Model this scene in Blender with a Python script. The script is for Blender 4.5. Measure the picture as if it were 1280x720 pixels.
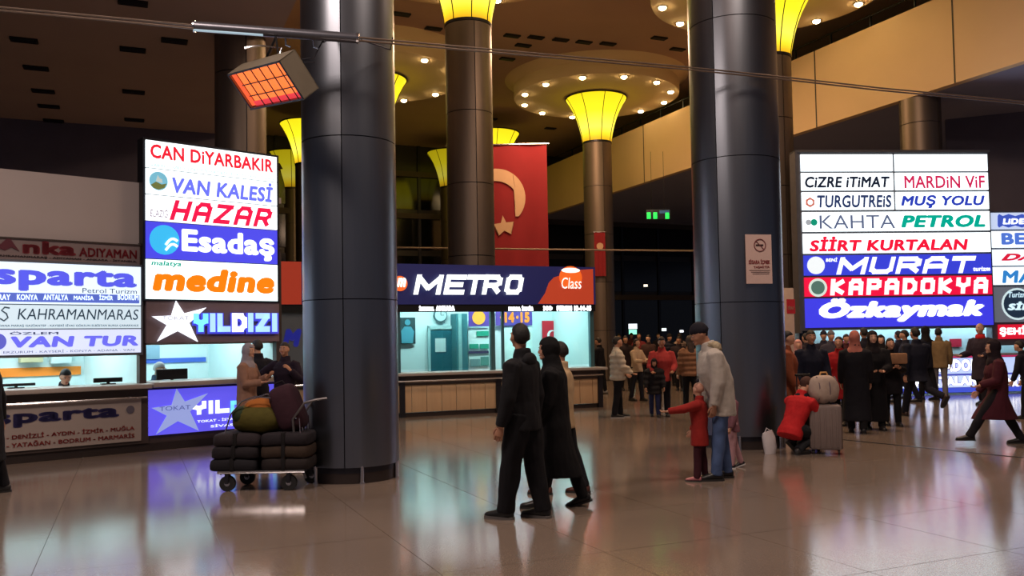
import bpy, bmesh, math, random
from math import sin, cos, tan, pi, radians, atan2, sqrt
from mathutils import Vector as V, Matrix, Euler, noise

for o in list(bpy.data.objects): bpy.data.objects.remove(o)
scene = bpy.context.scene
C = scene.collection
random.seed(7)

# ------------------------------------------------------------------ camera
F = 1100.0; PITCH = radians(2.2); ROLL = 0.0175; SH = 22.7; CAMZ = 1.6
f0 = V((0, cos(PITCH), sin(PITCH))); u0 = V((0, -sin(PITCH), cos(PITCH))); r0 = V((1, 0, 0))
UPV = u0*cos(ROLL) + r0*sin(ROLL); RTV = r0*cos(ROLL) - u0*sin(ROLL)
cam_d = bpy.data.cameras.new('camera'); cam = bpy.data.objects.new('camera', cam_d); C.objects.link(cam)
m = Matrix((RTV, UPV, -f0)).transposed().to_4x4(); m.translation = V((0, 0, CAMZ)); cam.matrix_world = m
cam_d.sensor_width = 36; cam_d.lens = F/1280*36; cam_d.shift_y = SH/1280; cam_d.clip_end = 300
scene.camera = cam

# ------------------------------------------------------------------ world, lamps, exposure
w = bpy.data.worlds.new('hall_dusk'); scene.world = w; w.use_nodes = True
bg = w.node_tree.nodes['Background']; bg.inputs[0].default_value = (0.52, 0.58, 0.80, 1); bg.inputs[1].default_value = 0.115
def area(name, loc, size, power, col, rot=(0, 0, 0), sy=None):
    d = bpy.data.lights.new(name, 'AREA'); d.energy = power; d.color = col; d.size = size
    if sy: d.shape = 'RECTANGLE'; d.size_y = sy
    o = bpy.data.objects.new(name, d); C.objects.link(o); o.location = loc; o.rotation_euler = rot
    return o
area('ceiling_lamp', (3.5, 6.5, 10.9), 2.6, 600, (1.0, .78, .64))
area('ceiling_lamp', (-4.5, 5.0, 8.2), 2.2, 520, (1.0, .80, .70))
area('ceiling_lamp', (5.5, 15.5, 10.9), 2.6, 620, (1.0, .66, .44))
area('ceiling_lamp', (1.5, 27.5, 10.9), 2.6, 800, (1.0, .60, .34))
scene.view_settings.view_transform = 'Standard'; scene.view_settings.look = 'None'
scene.view_settings.exposure = 0.0; scene.view_settings.gamma = 1.0; scene.view_settings.use_curve_mapping = False

# ------------------------------------------------------------------ pixel geometry of the photograph
def ray(px, py): return f0*F + RTV*(px-640) + UPV*((360-py)+SH)
CAMP = V((0, 0, CAMZ))
def at(px, py, Y): d = ray(px, py); return CAMP + d*(Y/d.y)
def ground(px, py, z=0.0): d = ray(px, py); return CAMP + d*((z-CAMZ)/d.z)
class Plane:
    """vertical plane through P running along u; local x along u, local y away from the camera"""
    def __init__(s, P, Q):
        s.P = V((P[0], P[1])); d = V((Q[0]-P[0], Q[1]-P[1])); s.u = d.normalized(); s.n = V((-s.u.y, s.u.x)); s.th = atan2(s.u.y, s.u.x)
    def sz(s, px, py, off=0.0):
        d = ray(px, py); t = (s.P.x*s.n.x + s.P.y*s.n.y + off)/(d.x*s.n.x + d.y*s.n.y)
        w_ = CAMP + d*t
        return ((w_.x-s.P.x)*s.u.x + (w_.y-s.P.y)*s.u.y, w_.z)
    def world(s, a, y, z): p = s.P + s.u*a + s.n*y; return V((p.x, p.y, z))

# ------------------------------------------------------------------ materials
def lin(c): return c/12.92 if c <= .04045 else ((c+.055)/1.055)**2.4
def rgb(*c): return tuple(lin(x/255) for x in c) + (1,)
MATS = {}
def mat(name, col, rough=.6, metal=0.0, emit=0.0, spec=.5, kind=None, scale=8.0, amt=.15, bump=0.0, aniso=0.0):
    if name in MATS: return MATS[name]
    m = bpy.data.materials.new(name); m.use_nodes = True; nt = m.node_tree; b = nt.nodes['Principled BSDF']
    b.inputs['Base Color'].default_value = col; b.inputs['Roughness'].default_value = rough
    b.inputs['Metallic'].default_value = metal; b.inputs['Specular IOR Level'].default_value = spec
    if emit:
        b.inputs['Emission Color'].default_value = col; b.inputs['Emission Strength'].default_value = emit
        b.inputs['Base Color'].default_value = tuple(c*.6 for c in col[:3]) + (1,)
    elif amt:
        tc = nt.nodes.new('ShaderNodeTexCoord'); nz = nt.nodes.new('ShaderNodeTexNoise'); nz.inputs['Scale'].default_value = scale; nz.inputs['Detail'].default_value = 5
        mp = nt.nodes.new('ShaderNodeMapping'); nt.links.new(tc.outputs['Object'], mp.inputs[0]); nt.links.new(mp.outputs[0], nz.inputs['Vector'])
        if kind == 'streak': mp.inputs['Scale'].default_value = (1, 1, .06)
        mx = nt.nodes.new('ShaderNodeMix'); mx.data_type = 'RGBA'
        mx.inputs[6].default_value = tuple(c*(1-amt) for c in col[:3]) + (1,); mx.inputs[7].default_value = tuple(min(1, c*(1+amt)) for c in col[:3]) + (1,)
        nt.links.new(nz.outputs[0], mx.inputs[0]); nt.links.new(mx.outputs[2], b.inputs['Base Color'])
        if bump:
            bp = nt.nodes.new('ShaderNodeBump'); bp.inputs['Strength'].default_value = bump; bp.inputs['Distance'].default_value = .02
            nt.links.new(nz.outputs[0], bp.inputs['Height']); nt.links.new(bp.outputs[0], b.inputs['Normal'])
    MATS[name] = m
    return m
def cloth_mat(c, rough=.85):
    return mat('cloth_%d_%d_%d' % tuple(c), rgb(*c), rough, spec=.25, scale=14, amt=.22, bump=.35)
def ink(c): return mat('ink_%d_%d_%d' % tuple(c), rgb(*c), .6, amt=0)
def lit(c, s=1.0): return mat('lit_%d_%d_%d_%d' % (tuple(c)+(int(s*100),)), rgb(*c), .5, emit=s)

STEEL = mat('column_steel', rgb(126, 131, 140), .34, 1.0, kind='streak', scale=5, amt=.22, bump=.08)
STEEL2 = mat('hall_column_steel', rgb(120, 108, 98), .46, .85, kind='streak', scale=4, amt=.2)
DARKSTEEL = mat('dark_steel', rgb(60, 60, 66), .4, .9)
CHROME = mat('chrome', rgb(200, 200, 205), .2, 1.0)
BRONZE = mat('base_bronze', rgb(62, 54, 52), .42, .6)
CEIL = mat('ceiling_plaster', rgb(190, 158, 136), .9, scale=.7, amt=.08)
SOFF = mat('soffit_plaster', rgb(178, 158, 152), .9, scale=.7, amt=.08)
CREAM = mat('disc_plaster', rgb(226, 200, 160), .85, scale=1, amt=.05)
PARA = mat('parapet_plaster', rgb(232, 198, 158), .85, scale=.6, amt=.08)
DWALL = mat('dark_glazed_wall', rgb(46, 42, 44), .35, 0, scale=1, amt=.3)
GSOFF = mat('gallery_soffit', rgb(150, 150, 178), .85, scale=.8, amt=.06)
DWALL2 = mat('dark_wall', rgb(96, 92, 112), .7, 0, scale=1, amt=.2)
GREYW = mat('booth_plaster', rgb(176, 166, 164), .85, scale=1.2, amt=.05)
BLACK = mat('black_metal', rgb(18, 18, 20), .45, .3)
VENT = mat('vent_black', rgb(12, 11, 12), .7)
BOOTHW = mat('booth_white', rgb(205, 232, 232), .6, amt=.03)
TEAL = mat('teal_paint', rgb(20, 96, 108), .5, amt=.06)
WOOD = mat('counter_wood', rgb(190, 158, 122), .5, kind='streak', scale=20, amt=.12)
TOPM = mat('worktop_stone', rgb(158, 148, 142), .35, amt=.1, scale=30)
DBROWN = mat('dark_brown_laminate', rgb(60, 48, 44), .5, amt=.15)
YEL = None

# ------------------------------------------------------------------ mesh builder
class MB:
    def __init__(s): s.v = []; s.f = []
    def add(s, vs, fs):
        o = len(s.v); s.v += [V(p) for p in vs]; s.f += [tuple(i+o for i in f) for f in fs]; return s
    def box(s, x0, x1, y0, y1, z0, z1, b=0.0):
        if b > 0:
            bm = bmesh.new(); bmesh.ops.create_cube(bm, size=1)
            for q in bm.verts: q.co = V((x0+(q.co.x+.5)*(x1-x0), y0+(q.co.y+.5)*(y1-y0), z0+(q.co.z+.5)*(z1-z0)))
            bmesh.ops.bevel(bm, geom=bm.edges[:], offset=b, segments=2, affect='EDGES', profile=.5)
            bm.verts.index_update(); s.add([q.co.copy() for q in bm.verts], [[q.index for q in f.verts] for f in bm.faces]); bm.free(); return s
        p = [(x, y, z) for z in (z0, z1) for y in (y0, y1) for x in (x0, x1)]
        return s.add(p, [(0, 2, 3, 1), (4, 5, 7, 6), (0, 1, 5, 4), (2, 6, 7, 3), (0, 4, 6, 2), (1, 3, 7, 5)])
    def loft(s, rings, n=12, caps=True):
        vs = []; fs = []
        for (c, a, b) in rings:
            for i in range(n):
                t = 2*pi*i/n; vs.append(V(c)+V(a)*cos(t)+V(b)*sin(t))
        for k in range(len(rings)-1):
            for i in range(n):
                j = (i+1) % n; fs.append((k*n+i, k*n+j, (k+1)*n+j, (k+1)*n+i))
        if caps:
            fs.append(tuple(range(n-1, -1, -1))); fs.append(tuple((len(rings)-1)*n+i for i in range(n)))
        return s.add(vs, fs)
    def tube(s, pts, r, n=8):
        pts = [V(p) for p in pts]; rr = r if isinstance(r, (list, tuple)) else [r]*len(pts)
        rings = []; ref = None
        for i, p in enumerate(pts):
            t = (pts[min(i+1, len(pts)-1)]-pts[max(i-1, 0)]).normalized()
            if ref is None: ref = V((1, 0, 0)) if abs(t.x) < .8 else V((0, 1, 0))
            a = (ref - t*ref.dot(t)).normalized(); ref = a; b = t.cross(a)
            rings.append((p, a*rr[i], b*rr[i]))
        return s.loft(rings, n)
    def ell(s, c, rx, ry, rz, n=12, m=8, R=None, power=1.0):
        vs = []; fs = []; c = V(c)
        def sp(x): return math.copysign(abs(x)**power, x)
        for j in range(1, m):
            ph = -pi/2+pi*j/m
            for i in range(n):
                t = 2*pi*i/n
                p = V((rx*sp(cos(ph))*sp(cos(t)), ry*sp(cos(ph))*sp(sin(t)), rz*sp(sin(ph))))
                vs.append(p)
        vs.append(V((0, 0, -rz))); vs.append(V((0, 0, rz)))
        for j in range(m-2):
            for i in range(n):
                k = (i+1) % n; fs.append((j*n+i, j*n+k, (j+1)*n+k, (j+1)*n+i))
        a = len(vs)-2; t_ = len(vs)-1
        for i in range(n):
            k = (i+1) % n; fs.append((a, k, i)); fs.append((t_, (m-2)*n+i, (m-2)*n+k))
        if R is not None: vs = [R @ p for p in vs]
        return s.add([p+c for p in vs], fs)
    def cyl(s, c, r, z0, z1, n=24): return s.loft([((c[0], c[1], z0), (r, 0, 0), (0, r, 0)), ((c[0], c[1], z1), (r, 0, 0), (0, r, 0))], n)
    def disc_xz(s, cx, cz, r, y0, y1, n=24, rz=None):
        rz = rz or r
        return s.loft([((cx, y0, cz), (r, 0, 0), (0, 0, rz)), ((cx, y1, cz), (r, 0, 0), (0, 0, rz))], n)
    def poly_xz(s, pts, y0, y1):
        n = len(pts); return s.add([(x, y0, z) for x, z in pts]+[(x, y1, z) for x, z in pts],
            [tuple(range(n)), tuple(range(2*n-1, n-1, -1))]+[(i, i+n, (i+1) % n+n, (i+1) % n) for i in range(n)])
    def mesh(s, name, off=None, sharp=35):
        me = bpy.data.meshes.new(name); vs = [tuple(p-off) if off is not None else tuple(p) for p in s.v]
        me.from_pydata(vs, [], s.f); me.validate(); me.update()
        bm = bmesh.new(); bm.from_mesh(me); bmesh.ops.recalc_face_normals(bm, faces=bm.faces); bm.to_mesh(me); bm.free()
        me.polygons.foreach_set('use_smooth', [True]*len(me.polygons)); me.set_sharp_from_angle(angle=radians(sharp))
        return me
def obj(name, me, mt, parent=None):
    o = bpy.data.objects.new(name, me); C.objects.link(o)
    if mt is not None and len(me.materials) == 0: me.materials.append(mt)
    if parent is not None: o.parent = parent
    return o
class T:
    """a thing: Empty at its base; parts are written in plane / world coordinates and shifted to it"""
    def __init__(s, name, label, cat, org=(0, 0, 0), plane=None, group=None, rz=0.0):
        s.org = V(org); s.o = bpy.data.objects.new(name, None); C.objects.link(s.o); s.o.empty_display_size = .1
        if plane: s.o.location = plane.world(*s.org); s.o.rotation_euler = (0, 0, plane.th)
        else: s.o.location = s.org; s.o.rotation_euler = (0, 0, rz)
        s.local = rz != 0.0
        s.o['label'] = label; s.o['category'] = cat
        if group: s.o['group'] = group
    def part(s, name, mb, mt, parent=None, sharp=35, label=None, off=True):
        p = obj(name, mb.mesh(name, s.org if (off and not s.local) else None, sharp), mt, parent or s.o)
        if label: p['label'] = label
        return p
def single(name, mb, mt, label, cat, org, group=None, sharp=35):
    o = obj(name, mb.mesh(name, V(org), sharp), mt); o.location = org; o['label'] = label; o['category'] = cat
    if group: o['group'] = group
    return o
def struct(name, mb, mt, parent=None):
    o = obj(name, mb.mesh(name), mt, parent)
    if parent is None: o['kind'] = 'structure'
    return o

# ------------------------------------------------------------------ lettering
def text_mb(s, x0, x1, z0, z1, y, bold=.02, shear=0.0, thick=.004):
    cu = bpy.data.curves.new('t', 'FONT'); cu.body = s;  cu.shear = shear; cu.resolution_u = 3; cu.space_character = 1.0+bold*1.5
    o = bpy.data.objects.new('t', cu); me = bpy.data.meshes.new_from_object(o)
    xs = [q.co.x for q in me.vertices]; ys = [q.co.y for q in me.vertices]
    a, b, c, d = min(xs), max(xs), min(ys), max(ys)
    mb = MB(); bo = bold*1.1; fs = [tuple(p.vertices) for p in me.polygons]
    a -= bo; b += bo; c -= bo; d += bo
    offs = [(0, 0)]+([(bo*cos(t*pi/4+.4), bo*sin(t*pi/4+.4)) for t in range(8)] if bold > .012 else [])
    for ox, oz in offs: mb.add([(x0+(q.co.x+ox-a)/(b-a)*(x1-x0), y-thick, z0+(q.co.y+oz-c)/(d-c)*(z1-z0)) for q in me.vertices], fs)
    bpy.data.objects.remove(o); bpy.data.curves.remove(cu); bpy.data.meshes.remove(me)
    return mb
def star_pts(cx, cz, R, r, rot=0): return [(cx+(R if i % 2 == 0 else r)*sin(rot+pi*i/5), cz+(R if i % 2 == 0 else r)*cos(rot+pi*i/5)) for i in range(10)]
GL_ = {  # heavy block letters: strokes on a unit square, closed outlines as point lists
 'M': [[(.0, 0), (.0, 1)], [(.0, 1), (.5, .25)], [(.5, .25), (1, 1)], [(1, 1), (1, 0)]], 'E': [[(0, 0), (0, 1)], [(0, 1), (1, 1)], [(0, .5), (.85, .5)], [(0, 0), (1, 0)]],
 'T': [[(0, 1), (1, 1)], [(.5, 1), (.5, 0)]], 'R': [[(0, 0), (0, 1)], [(0, 1), (.75, 1)], [(.75, 1), (1, .8)], [(1, .8), (1, .62)], [(1, .62), (.75, .45)], [(.75, .45), (0, .45)], [(.55, .45), (1, 0)]],
 'O': [[(.2, 0), (.8, 0)], [(.8, 0), (1, .2)], [(1, .2), (1, .8)], [(1, .8), (.8, 1)], [(.8, 1), (.2, 1)], [(.2, 1), (0, .8)], [(0, .8), (0, .2)], [(0, .2), (.2, 0)]],
 'U': [[(0, 1), (0, .2)], [(0, .2), (.2, 0)], [(.2, 0), (.8, 0)], [(.8, 0), (1, .2)], [(1, .2), (1, 1)]], 'A': [[(0, 0), (0, .75)], [(0, .75), (.25, 1)], [(.25, 1), (.75, 1)], [(.75, 1), (1, .75)], [(1, .75), (1, 0)], [(0, .4), (1, .4)]],
 'Y': [[(0, 1), (0, .65)], [(0, .65), (.5, .45)], [(.5, .45), (1, .65)], [(1, .65), (1, 1)], [(.5, .45), (.5, 0)]], 'I': [[(.5, 0), (.5, 1)]], 'L': [[(0, 1), (0, 0)], [(0, 0), (1, 0)]],
 'D': [[(0, 0), (0, 1)], [(0, 1), (.65, 1)], [(.65, 1), (1, .7)], [(1, .7), (1, .3)], [(1, .3), (.65, 0)], [(.65, 0), (0, 0)]], 'Z': [[(0, 1), (1, 1)], [(1, 1), (0, 0)], [(0, 0), (1, 0)]],
 'K': [[(0, 0), (0, 1)], [(0, .5), (1, 1)], [(0, .5), (1, 0)]], 'P': [[(0, 0), (0, 1)], [(0, 1), (.75, 1)], [(.75, 1), (1, .85)], [(1, .85), (1, .6)], [(1, .6), (.75, .42)], [(.75, .42), (0, .42)]],
 'N': [[(0, 0), (0, 1)], [(0, 1), (1, 0)], [(1, 0), (1, 1)]], 'H': [[(0, 0), (0, 1)], [(1, 0), (1, 1)], [(0, .5), (1, .5)]], 'S': [[(1, 1), (.15, 1)], [(.15, 1), (0, .85)], [(0, .85), (0, .6)], [(0, .6), (1, .42)], [(1, .42), (1, .15)], [(1, .15), (.85, 0)], [(.85, 0), (0, 0)]]}
def block_mb(s, x0, x1, z0, z1, y, st=.13, shear=0.0, gap=.25, thick=.004):
    """st: half stroke as a fraction of the letter height"""
    H = z1-z0; ws = [.32 if c == 'I' else .5 if c == ' ' else 1.2 if c == 'M' else 1.0 for c in s]; tot = sum(ws)+gap*(len(s)-1); sx = (x1-x0-shear*H)/tot; x = x0; mb = MB(); hs = st*H
    for c, w_ in zip(s, ws):
        a = x+hs; b = x+w_*sx-hs
        if c == 'I': a = b = x+w_*sx/2
        for (p, q) in GL_.get(c, []):
            P = V((a+(b-a)*p[0], z0+hs+(H-2*hs)*p[1])); Q = V((a+(b-a)*q[0], z0+hs+(H-2*hs)*q[1])); d = (Q-P).normalized()*hs; n = V((-d.y, d.x))
            o = [P-d+n, P-d-n, Q+d-n, Q+d+n] if (abs(d.x) < 1e-6 or abs(d.y) < 1e-6) else [P-d*.35+n, P-d*.35-n, Q+d*.35-n, Q+d*.35+n]
            mb.add([(v.x+shear*(min(z1, max(z0, v.y))-z0), y-thick, min(z1, max(z0, v.y))) for v in o], [(0, 1, 2, 3)])
        x += (w_+gap)*sx
    return mb
# ================================================================== THE SETTING
HZ = 11.7
fl = mat('floor_terrazzo', rgb(142, 112, 92), .15)
nt = fl.node_tree; b = nt.nodes['Principled BSDF']; b.inputs['Specular IOR Level'].default_value = .8; b.inputs['IOR'].default_value = 1.95
tc = nt.nodes.new('ShaderNodeTexCoord'); geo = nt.nodes.new('ShaderNodeNewGeometry')
n1 = nt.nodes.new('ShaderNodeTexNoise'); n1.inputs['Scale'].default_value = 90; n1.inputs['Detail'].default_value = 3
n2 = nt.nodes.new('ShaderNodeTexNoise'); n2.inputs['Scale'].default_value = .5; n2.inputs['Detail'].default_value = 4
mx = nt.nodes.new('ShaderNodeMix'); mx.data_type = 'RGBA'; mx.inputs[6].default_value = rgb(88, 78, 71); mx.inputs[7].default_value = rgb(154, 137, 124)
ad = nt.nodes.new('ShaderNodeMath'); ad.operation = 'ADD'
nt.links.new(geo.outputs['Position'], n1.inputs['Vector']); nt.links.new(geo.outputs['Position'], n2.inputs['Vector'])
hm = nt.nodes.new('ShaderNodeMath'); hm.operation = 'MULTIPLY_ADD'; hm.inputs[1].default_value = .7; hm.inputs[2].default_value = -.1
nt.links.new(n1.outputs[0], hm.inputs[0]); hm2 = nt.nodes.new('ShaderNodeMath'); hm2.operation = 'MULTIPLY_ADD'; hm2.inputs[1].default_value = .5
nt.links.new(n2.outputs[0], hm2.inputs[0]); nt.links.new(hm.outputs[0], hm2.inputs[2]); nt.links.new(hm2.outputs[0], mx.inputs[0]); nt.links.new(mx.outputs[2], b.inputs['Base Color'])
rr = nt.nodes.new('ShaderNodeMapRange'); rr.inputs[3].default_value = .09; rr.inputs[4].default_value = .17; nt.links.new(n2.outputs[0], rr.inputs[0]); nt.links.new(rr.outputs[0], b.inputs['Roughness'])
n3 = nt.nodes.new('ShaderNodeTexNoise'); n3.inputs['Scale'].default_value = 26; n3.inputs['Detail'].default_value = 2; nt.links.new(geo.outputs['Position'], n3.inputs['Vector'])
bp = nt.nodes.new('ShaderNodeBump'); bp.inputs['Strength'].default_value = .10; bp.inputs['Distance'].default_value = .004; nt.links.new(n3.outputs[0], bp.inputs['Height']); nt.links.new(bp.outputs[0], b.inputs['Normal'])

floor = struct('floor', MB().add([(-34, -14, -.008), (34, -14, -.008), (34, 56, -.008), (-34, 56, -.008)], [(0, 1, 2, 3)]), fl)
TH = radians(23.4)
dv = V((-sin(TH), cos(TH))); uv = V((cos(TH), sin(TH)))      # building directions: into the hall, across it
ts = 1.3; tme = MB().box(-ts/2+.003, ts/2-.003, -ts/2+.003, ts/2-.003, -.02, 0).mesh('floor_slab'); tme.materials.append(fl)
cnt = 0
for i in range(-30, 30):
    for j in range(-6, 26):
        c = uv*(i*ts) + dv*(j*ts)
        if 3.6 < c.y < 21.5 and abs(c.x) < c.y*.60+1.2 and cnt < 300:
            o = obj('floor_slab', tme, fl, floor); o.location = (c.x, c.y, 0); o.rotation_euler = (0, 0, TH); cnt += 1
# dark expansion strip crossing the floor on the right
a = ground(1046, 549); b_ = ground(1166, 561); d_ = (b_-a).normalized(); q = V((-d_.y, d_.x, 0))*.03
struct('trim_1', MB().add([a-q+V((0, 0, .003)), b_+d_*1.2-q+V((0, 0, .003)), b_+d_*1.2+q+V((0, 0, .003)), a+q+V((0, 0, .003))], [(0, 1, 2, 3)]), BLACK)

def slab(name, P, Q, z0, z1, mt, th=.2):
    pl = Plane(P, Q); L = (V(Q)-V(P)).length; mb = MB().box(0, L, 0, th, z0, z1); o = struct(name, mb, mt); o.location = (P[0], P[1], 0); o.rotation_euler = (0, 0, pl.th); return o
def XY(p): return (p.x, p.y)
W0 = V((-16.1, 40.3))                       # rear wall of the hall
SE = V((-5.0, 19.0)); WL = V((-10.8, 27.0)) # soffit edge, wall under the low ceiling on the left
cor = SE + dv*9.64
rl = W0 + uv*((cor+dv*30-W0).dot(uv)) if False else None
slab('wall_rear', XY(W0-uv*6), XY(W0+uv*46), 0, HZ, DWALL)
slab('wall_left', XY(WL-uv*22), XY(cor), 0, 8.3, DWALL2)
slab('wall_inner', XY(cor), XY(cor+dv*14), 0, HZ, DWALL, .3)
struct('ceiling', MB().box(-34, 34, -14, 56, HZ, HZ+.2), CEIL)
# low ceiling on the left with its fascia
p = [SE-dv*32, cor, cor-uv*24, SE-dv*32-uv*24]
low = struct('ceiling_low', MB().add([(q.x, q.y, z) for z in (8.3, HZ) for q in p], [(3, 2, 1, 0), (4, 5, 6, 7), (0, 1, 5, 4), (1, 2, 6, 5), (2, 3, 7, 6), (3, 0, 4, 7)]), SOFF)
# gallery on the right: parapet, floor slab
G0 = V((4.82, 39.0)); G1 = G0 - dv*36
gal = slab('trim_2', XY(G0+dv*12), XY(G1), 8.16, 10.62, PARA, -.0001) if False else None
def para():
    P = G0+dv*12; Q = G1; pl = Plane(P, Q); L = (Q-P).length
    root = MB().box(0, L, 0, .25, 8.16, 10.6); o = struct('wall_parapet', root, PARA)
    # put its body on the right hand side of the line
    o.location = (P.x, P.y, 0); o.rotation_euler = (0, 0, pl.th)
    k = 0
    s = 4.0
    while s < L-1:
        struct('panel_joint', MB().box(s-.02, s+.02, -.012, 0, 8.16, 10.6), DBROWN, o); s += 5.1
    struct('rail', MB().tube([(0, .12, 10.98), (L, .12, 10.98)], .03), BLACK, o)
    s = 1.0
    while s < L: struct('rail_post', MB().box(s-.025, s+.025, .1, .15, 10.6, 10.98), BLACK, o); s += 1.6
    return o
para()
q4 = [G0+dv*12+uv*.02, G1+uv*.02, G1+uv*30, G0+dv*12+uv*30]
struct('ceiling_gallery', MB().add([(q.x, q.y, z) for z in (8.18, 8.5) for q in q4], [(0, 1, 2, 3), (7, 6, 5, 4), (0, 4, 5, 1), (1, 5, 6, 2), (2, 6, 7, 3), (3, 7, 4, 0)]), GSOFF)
slab('wall_right', (13.5, 27.0), (32, 19.0), 0, HZ, DWALL2)

# mullions, beams and panes on the rear wall
rw = Plane(W0-uv*6, W0+uv*46)
def rear(name, x0, x1, z0, z1, mt, d=.12, label=None):
    mb = MB().box(x0, x1, -d, -.01, z0, z1); o = obj(name, mb.mesh(name), mt); o.parent = bpy.data.objects['wall_rear']; return o
PANE = mat('night_pane', rgb(14, 16, 20), .12, .0, spec=.6, amt=.1)
BEAM = mat('rear_beam', rgb(78, 66, 58), .7)
s = 4.0
while s < 48:
    rear('mullion', s-.07, s+.07, 0, HZ, DARKSTEEL)
    for z in (.9, 4.15, 6.2, 8.3):
        rear('pane', s+.1, s+2.3, z+.1, z+(1.85 if z != .9 else 2.9), PANE, .05)
    s += 2.4
for z in (3.9, 8.05, 10.2): rear('beam', 0, 50, z-.14, z+.14, BEAM, .2)

# ------------------------------------------------------------------ ceiling vents
vp = [((30, 49), 1), ((45, 84), 1), ((54, 113), 1), ((61, 132), 1), ((67, 150), 1), ((166, 2), 1), ((166, 61), 1), ((167, 114), 1), ((168, 149), 1), ((218, 50), 1), ((72, 157), 1),
      ((654, 56), 0), ((634, 73), 0), ((760, 54), 0), ((847, 61), 0), ((701, 49), 0), ((670, 46), 0), ((640, 44), 0), ((730, 52), 0), ((824, 47), 0), ((542, 35), 0), ((502, 17), 0), ((688, 160), 0), ((614, 148), 0)]
VL = ['black vent nearest the camera in the leftmost row of the low ceiling'] + ['black vent, %s back in the leftmost row of the low ceiling' % n_ for n_ in ('second', 'third', 'fourth', 'fifth')] \
   + ['black vent nearest the camera in the row above the left sign tower'] + ['black vent, %s back in the row above the left sign tower' % n_ for n_ in ('second', 'third', 'fourth')] + ['lone black vent in the low ceiling just left of the strip light', 'black vent, sixth and last back in the leftmost row of the low ceiling']
_hv = sorted([p for p, l in vp if not l]); _on = ['leftmost', 'second', 'third', 'fourth', 'fifth', 'sixth', 'seventh', 'eighth', 'ninth', 'tenth', 'eleventh', 'twelfth', 'thirteenth']
VL += ['black vent in the high brown ceiling, %s from the left' % _on[_hv.index(p)] if _hv.index(p) else 'black vent in the high brown ceiling, leftmost of all' for p, l in vp if not l]
vme = MB().box(-.34, .34, -.16, .16, -.05, 0, .01).mesh('ceiling_vent'); vsl = MB()
for k in range(4): vsl.box(-.3, .3, -.12+k*.07, -.09+k*.07, -.06, -.045)
vsm = vsl.mesh('slat'); vme.materials.append(VENT)
for (p, low_) in vp:
    z = 8.3 if low_ else HZ; g = ground(p[0], p[1], z)
    if g.y < 2 or g.y > 44: continue
    o = obj('ceiling_vent', vme, VENT); o.location = g; o.rotation_euler = (0, 0, TH); sc = .8; o.scale = (sc, sc, 1)
    o['label'] = VL[vp.index((p, low_))]
    o['category'] = 'vent'; o['group'] = 'vents in the low left ceiling' if low_ else 'vents in the high ceiling'
    obj('slat', vsm, DARKSTEEL, o)

# ------------------------------------------------------------------ steel clad columns
def panels(t, r, z0, z1, rings, segs, a0, mt, gap=.012):
    for k in range(len(rings)-1):
        for s_ in range(segs):
            zz0, zz1 = rings[k]+gap/2, rings[k+1]-gap/2; b0 = a0+2*pi*s_/segs+gap/2/r; b1 = a0+2*pi*(s_+1)/segs-gap/2/r; n = 10
            vs = []
            for i in range(n+1):
                an = b0+(b1-b0)*i/n
                for (R, z) in ((r, zz0), (r, zz1), (r-.02, zz1), (r-.02, zz0)): vs.append((R*cos(an), R*sin(an), z))
            fs = [(i*4+e, (i+1)*4+e, (i+1)*4+(e+1) % 4, i*4+(e+1) % 4) for i in range(n) for e in range(4)]
            fs += [(0, 1, 2, 3), (n*4+3, n*4+2, n*4+1, n*4)]
            me = MB().add(vs, fs).mesh('cladding_panel'); obj('cladding_panel', me, mt, t.o)
def big_column(px, Yc, r, label, zs, a0):
    X = (at(px, 430, Yc)).x
    t = T('steel_column', label, 'column', (X, Yc, 0))
    o = t.org
    t.part('core', MB().cyl(o, r-.03, .12, HZ, 40), DARKSTEEL)
    t.part('plinth', MB().cyl(o, r-.035, 0, .17, 40), BRONZE)
    panels(t, r, .18, HZ, zs, 3, a0, STEEL)
    for k in range(6):
        an = a0+.35+k*pi/3; mb = MB().cyl((o.x+(r-.015)*cos(an), o.y+(r-.015)*sin(an)), .022, 0, .2, 10).cyl((o.x+(r-.015)*cos(an), o.y+(r-.015)*sin(an)), .034, 0, .02, 12)
        t.part('foot', mb, CHROME, label='bright chrome foot')
    return t
CL = big_column(438.5, 10.55, .56, 'broad brushed steel column left of centre behind the luggage trolley', [.18, 2.1, 3.98, 5.9, 7.8, 9.7, 11.7], radians(-88))
CR = big_column(925, 13.0, .64, 'broad brushed steel column right of centre carrying the no smoking notice', [.18, 2.08, 4.16, 6.18, 8.1, 10, 11.7], radians(-128))

ymat = bpy.data.materials.new('lamp_glass_yellow'); ymat.use_nodes = True; nt = ymat.node_tree; b = nt.nodes['Principled BSDF']
tc = nt.nodes.new('ShaderNodeTexCoord'); sx = nt.nodes.new('ShaderNodeSeparateXYZ'); nt.links.new(tc.outputs['Object'], sx.inputs[0])
mr = nt.nodes.new('ShaderNodeMapRange'); mr.inputs[1].default_value = 0; mr.inputs[2].default_value = 1.8; nt.links.new(sx.outputs[2], mr.inputs[0])
cr = nt.nodes.new('ShaderNodeValToRGB'); e = cr.color_ramp.elements; e[0].position = 0; e[0].color = rgb(214, 160, 24); e[1].position = 1; e[1].color = rgb(232, 206, 20)
x = e.new(.28); x.color = rgb(255, 240, 88); x = e.new(.12); x.color = rgb(250, 214, 40); x = e.new(.6); x.color = rgb(246, 228, 34)
nt.links.new(mr.outputs[0], cr.inputs[0]); nt.links.new(cr.outputs[0], b.inputs['Emission Color']); b.inputs['Emission Strength'].default_value = 1.3; b.inputs['Base Color'].default_value = rgb(120, 100, 10)
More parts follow.
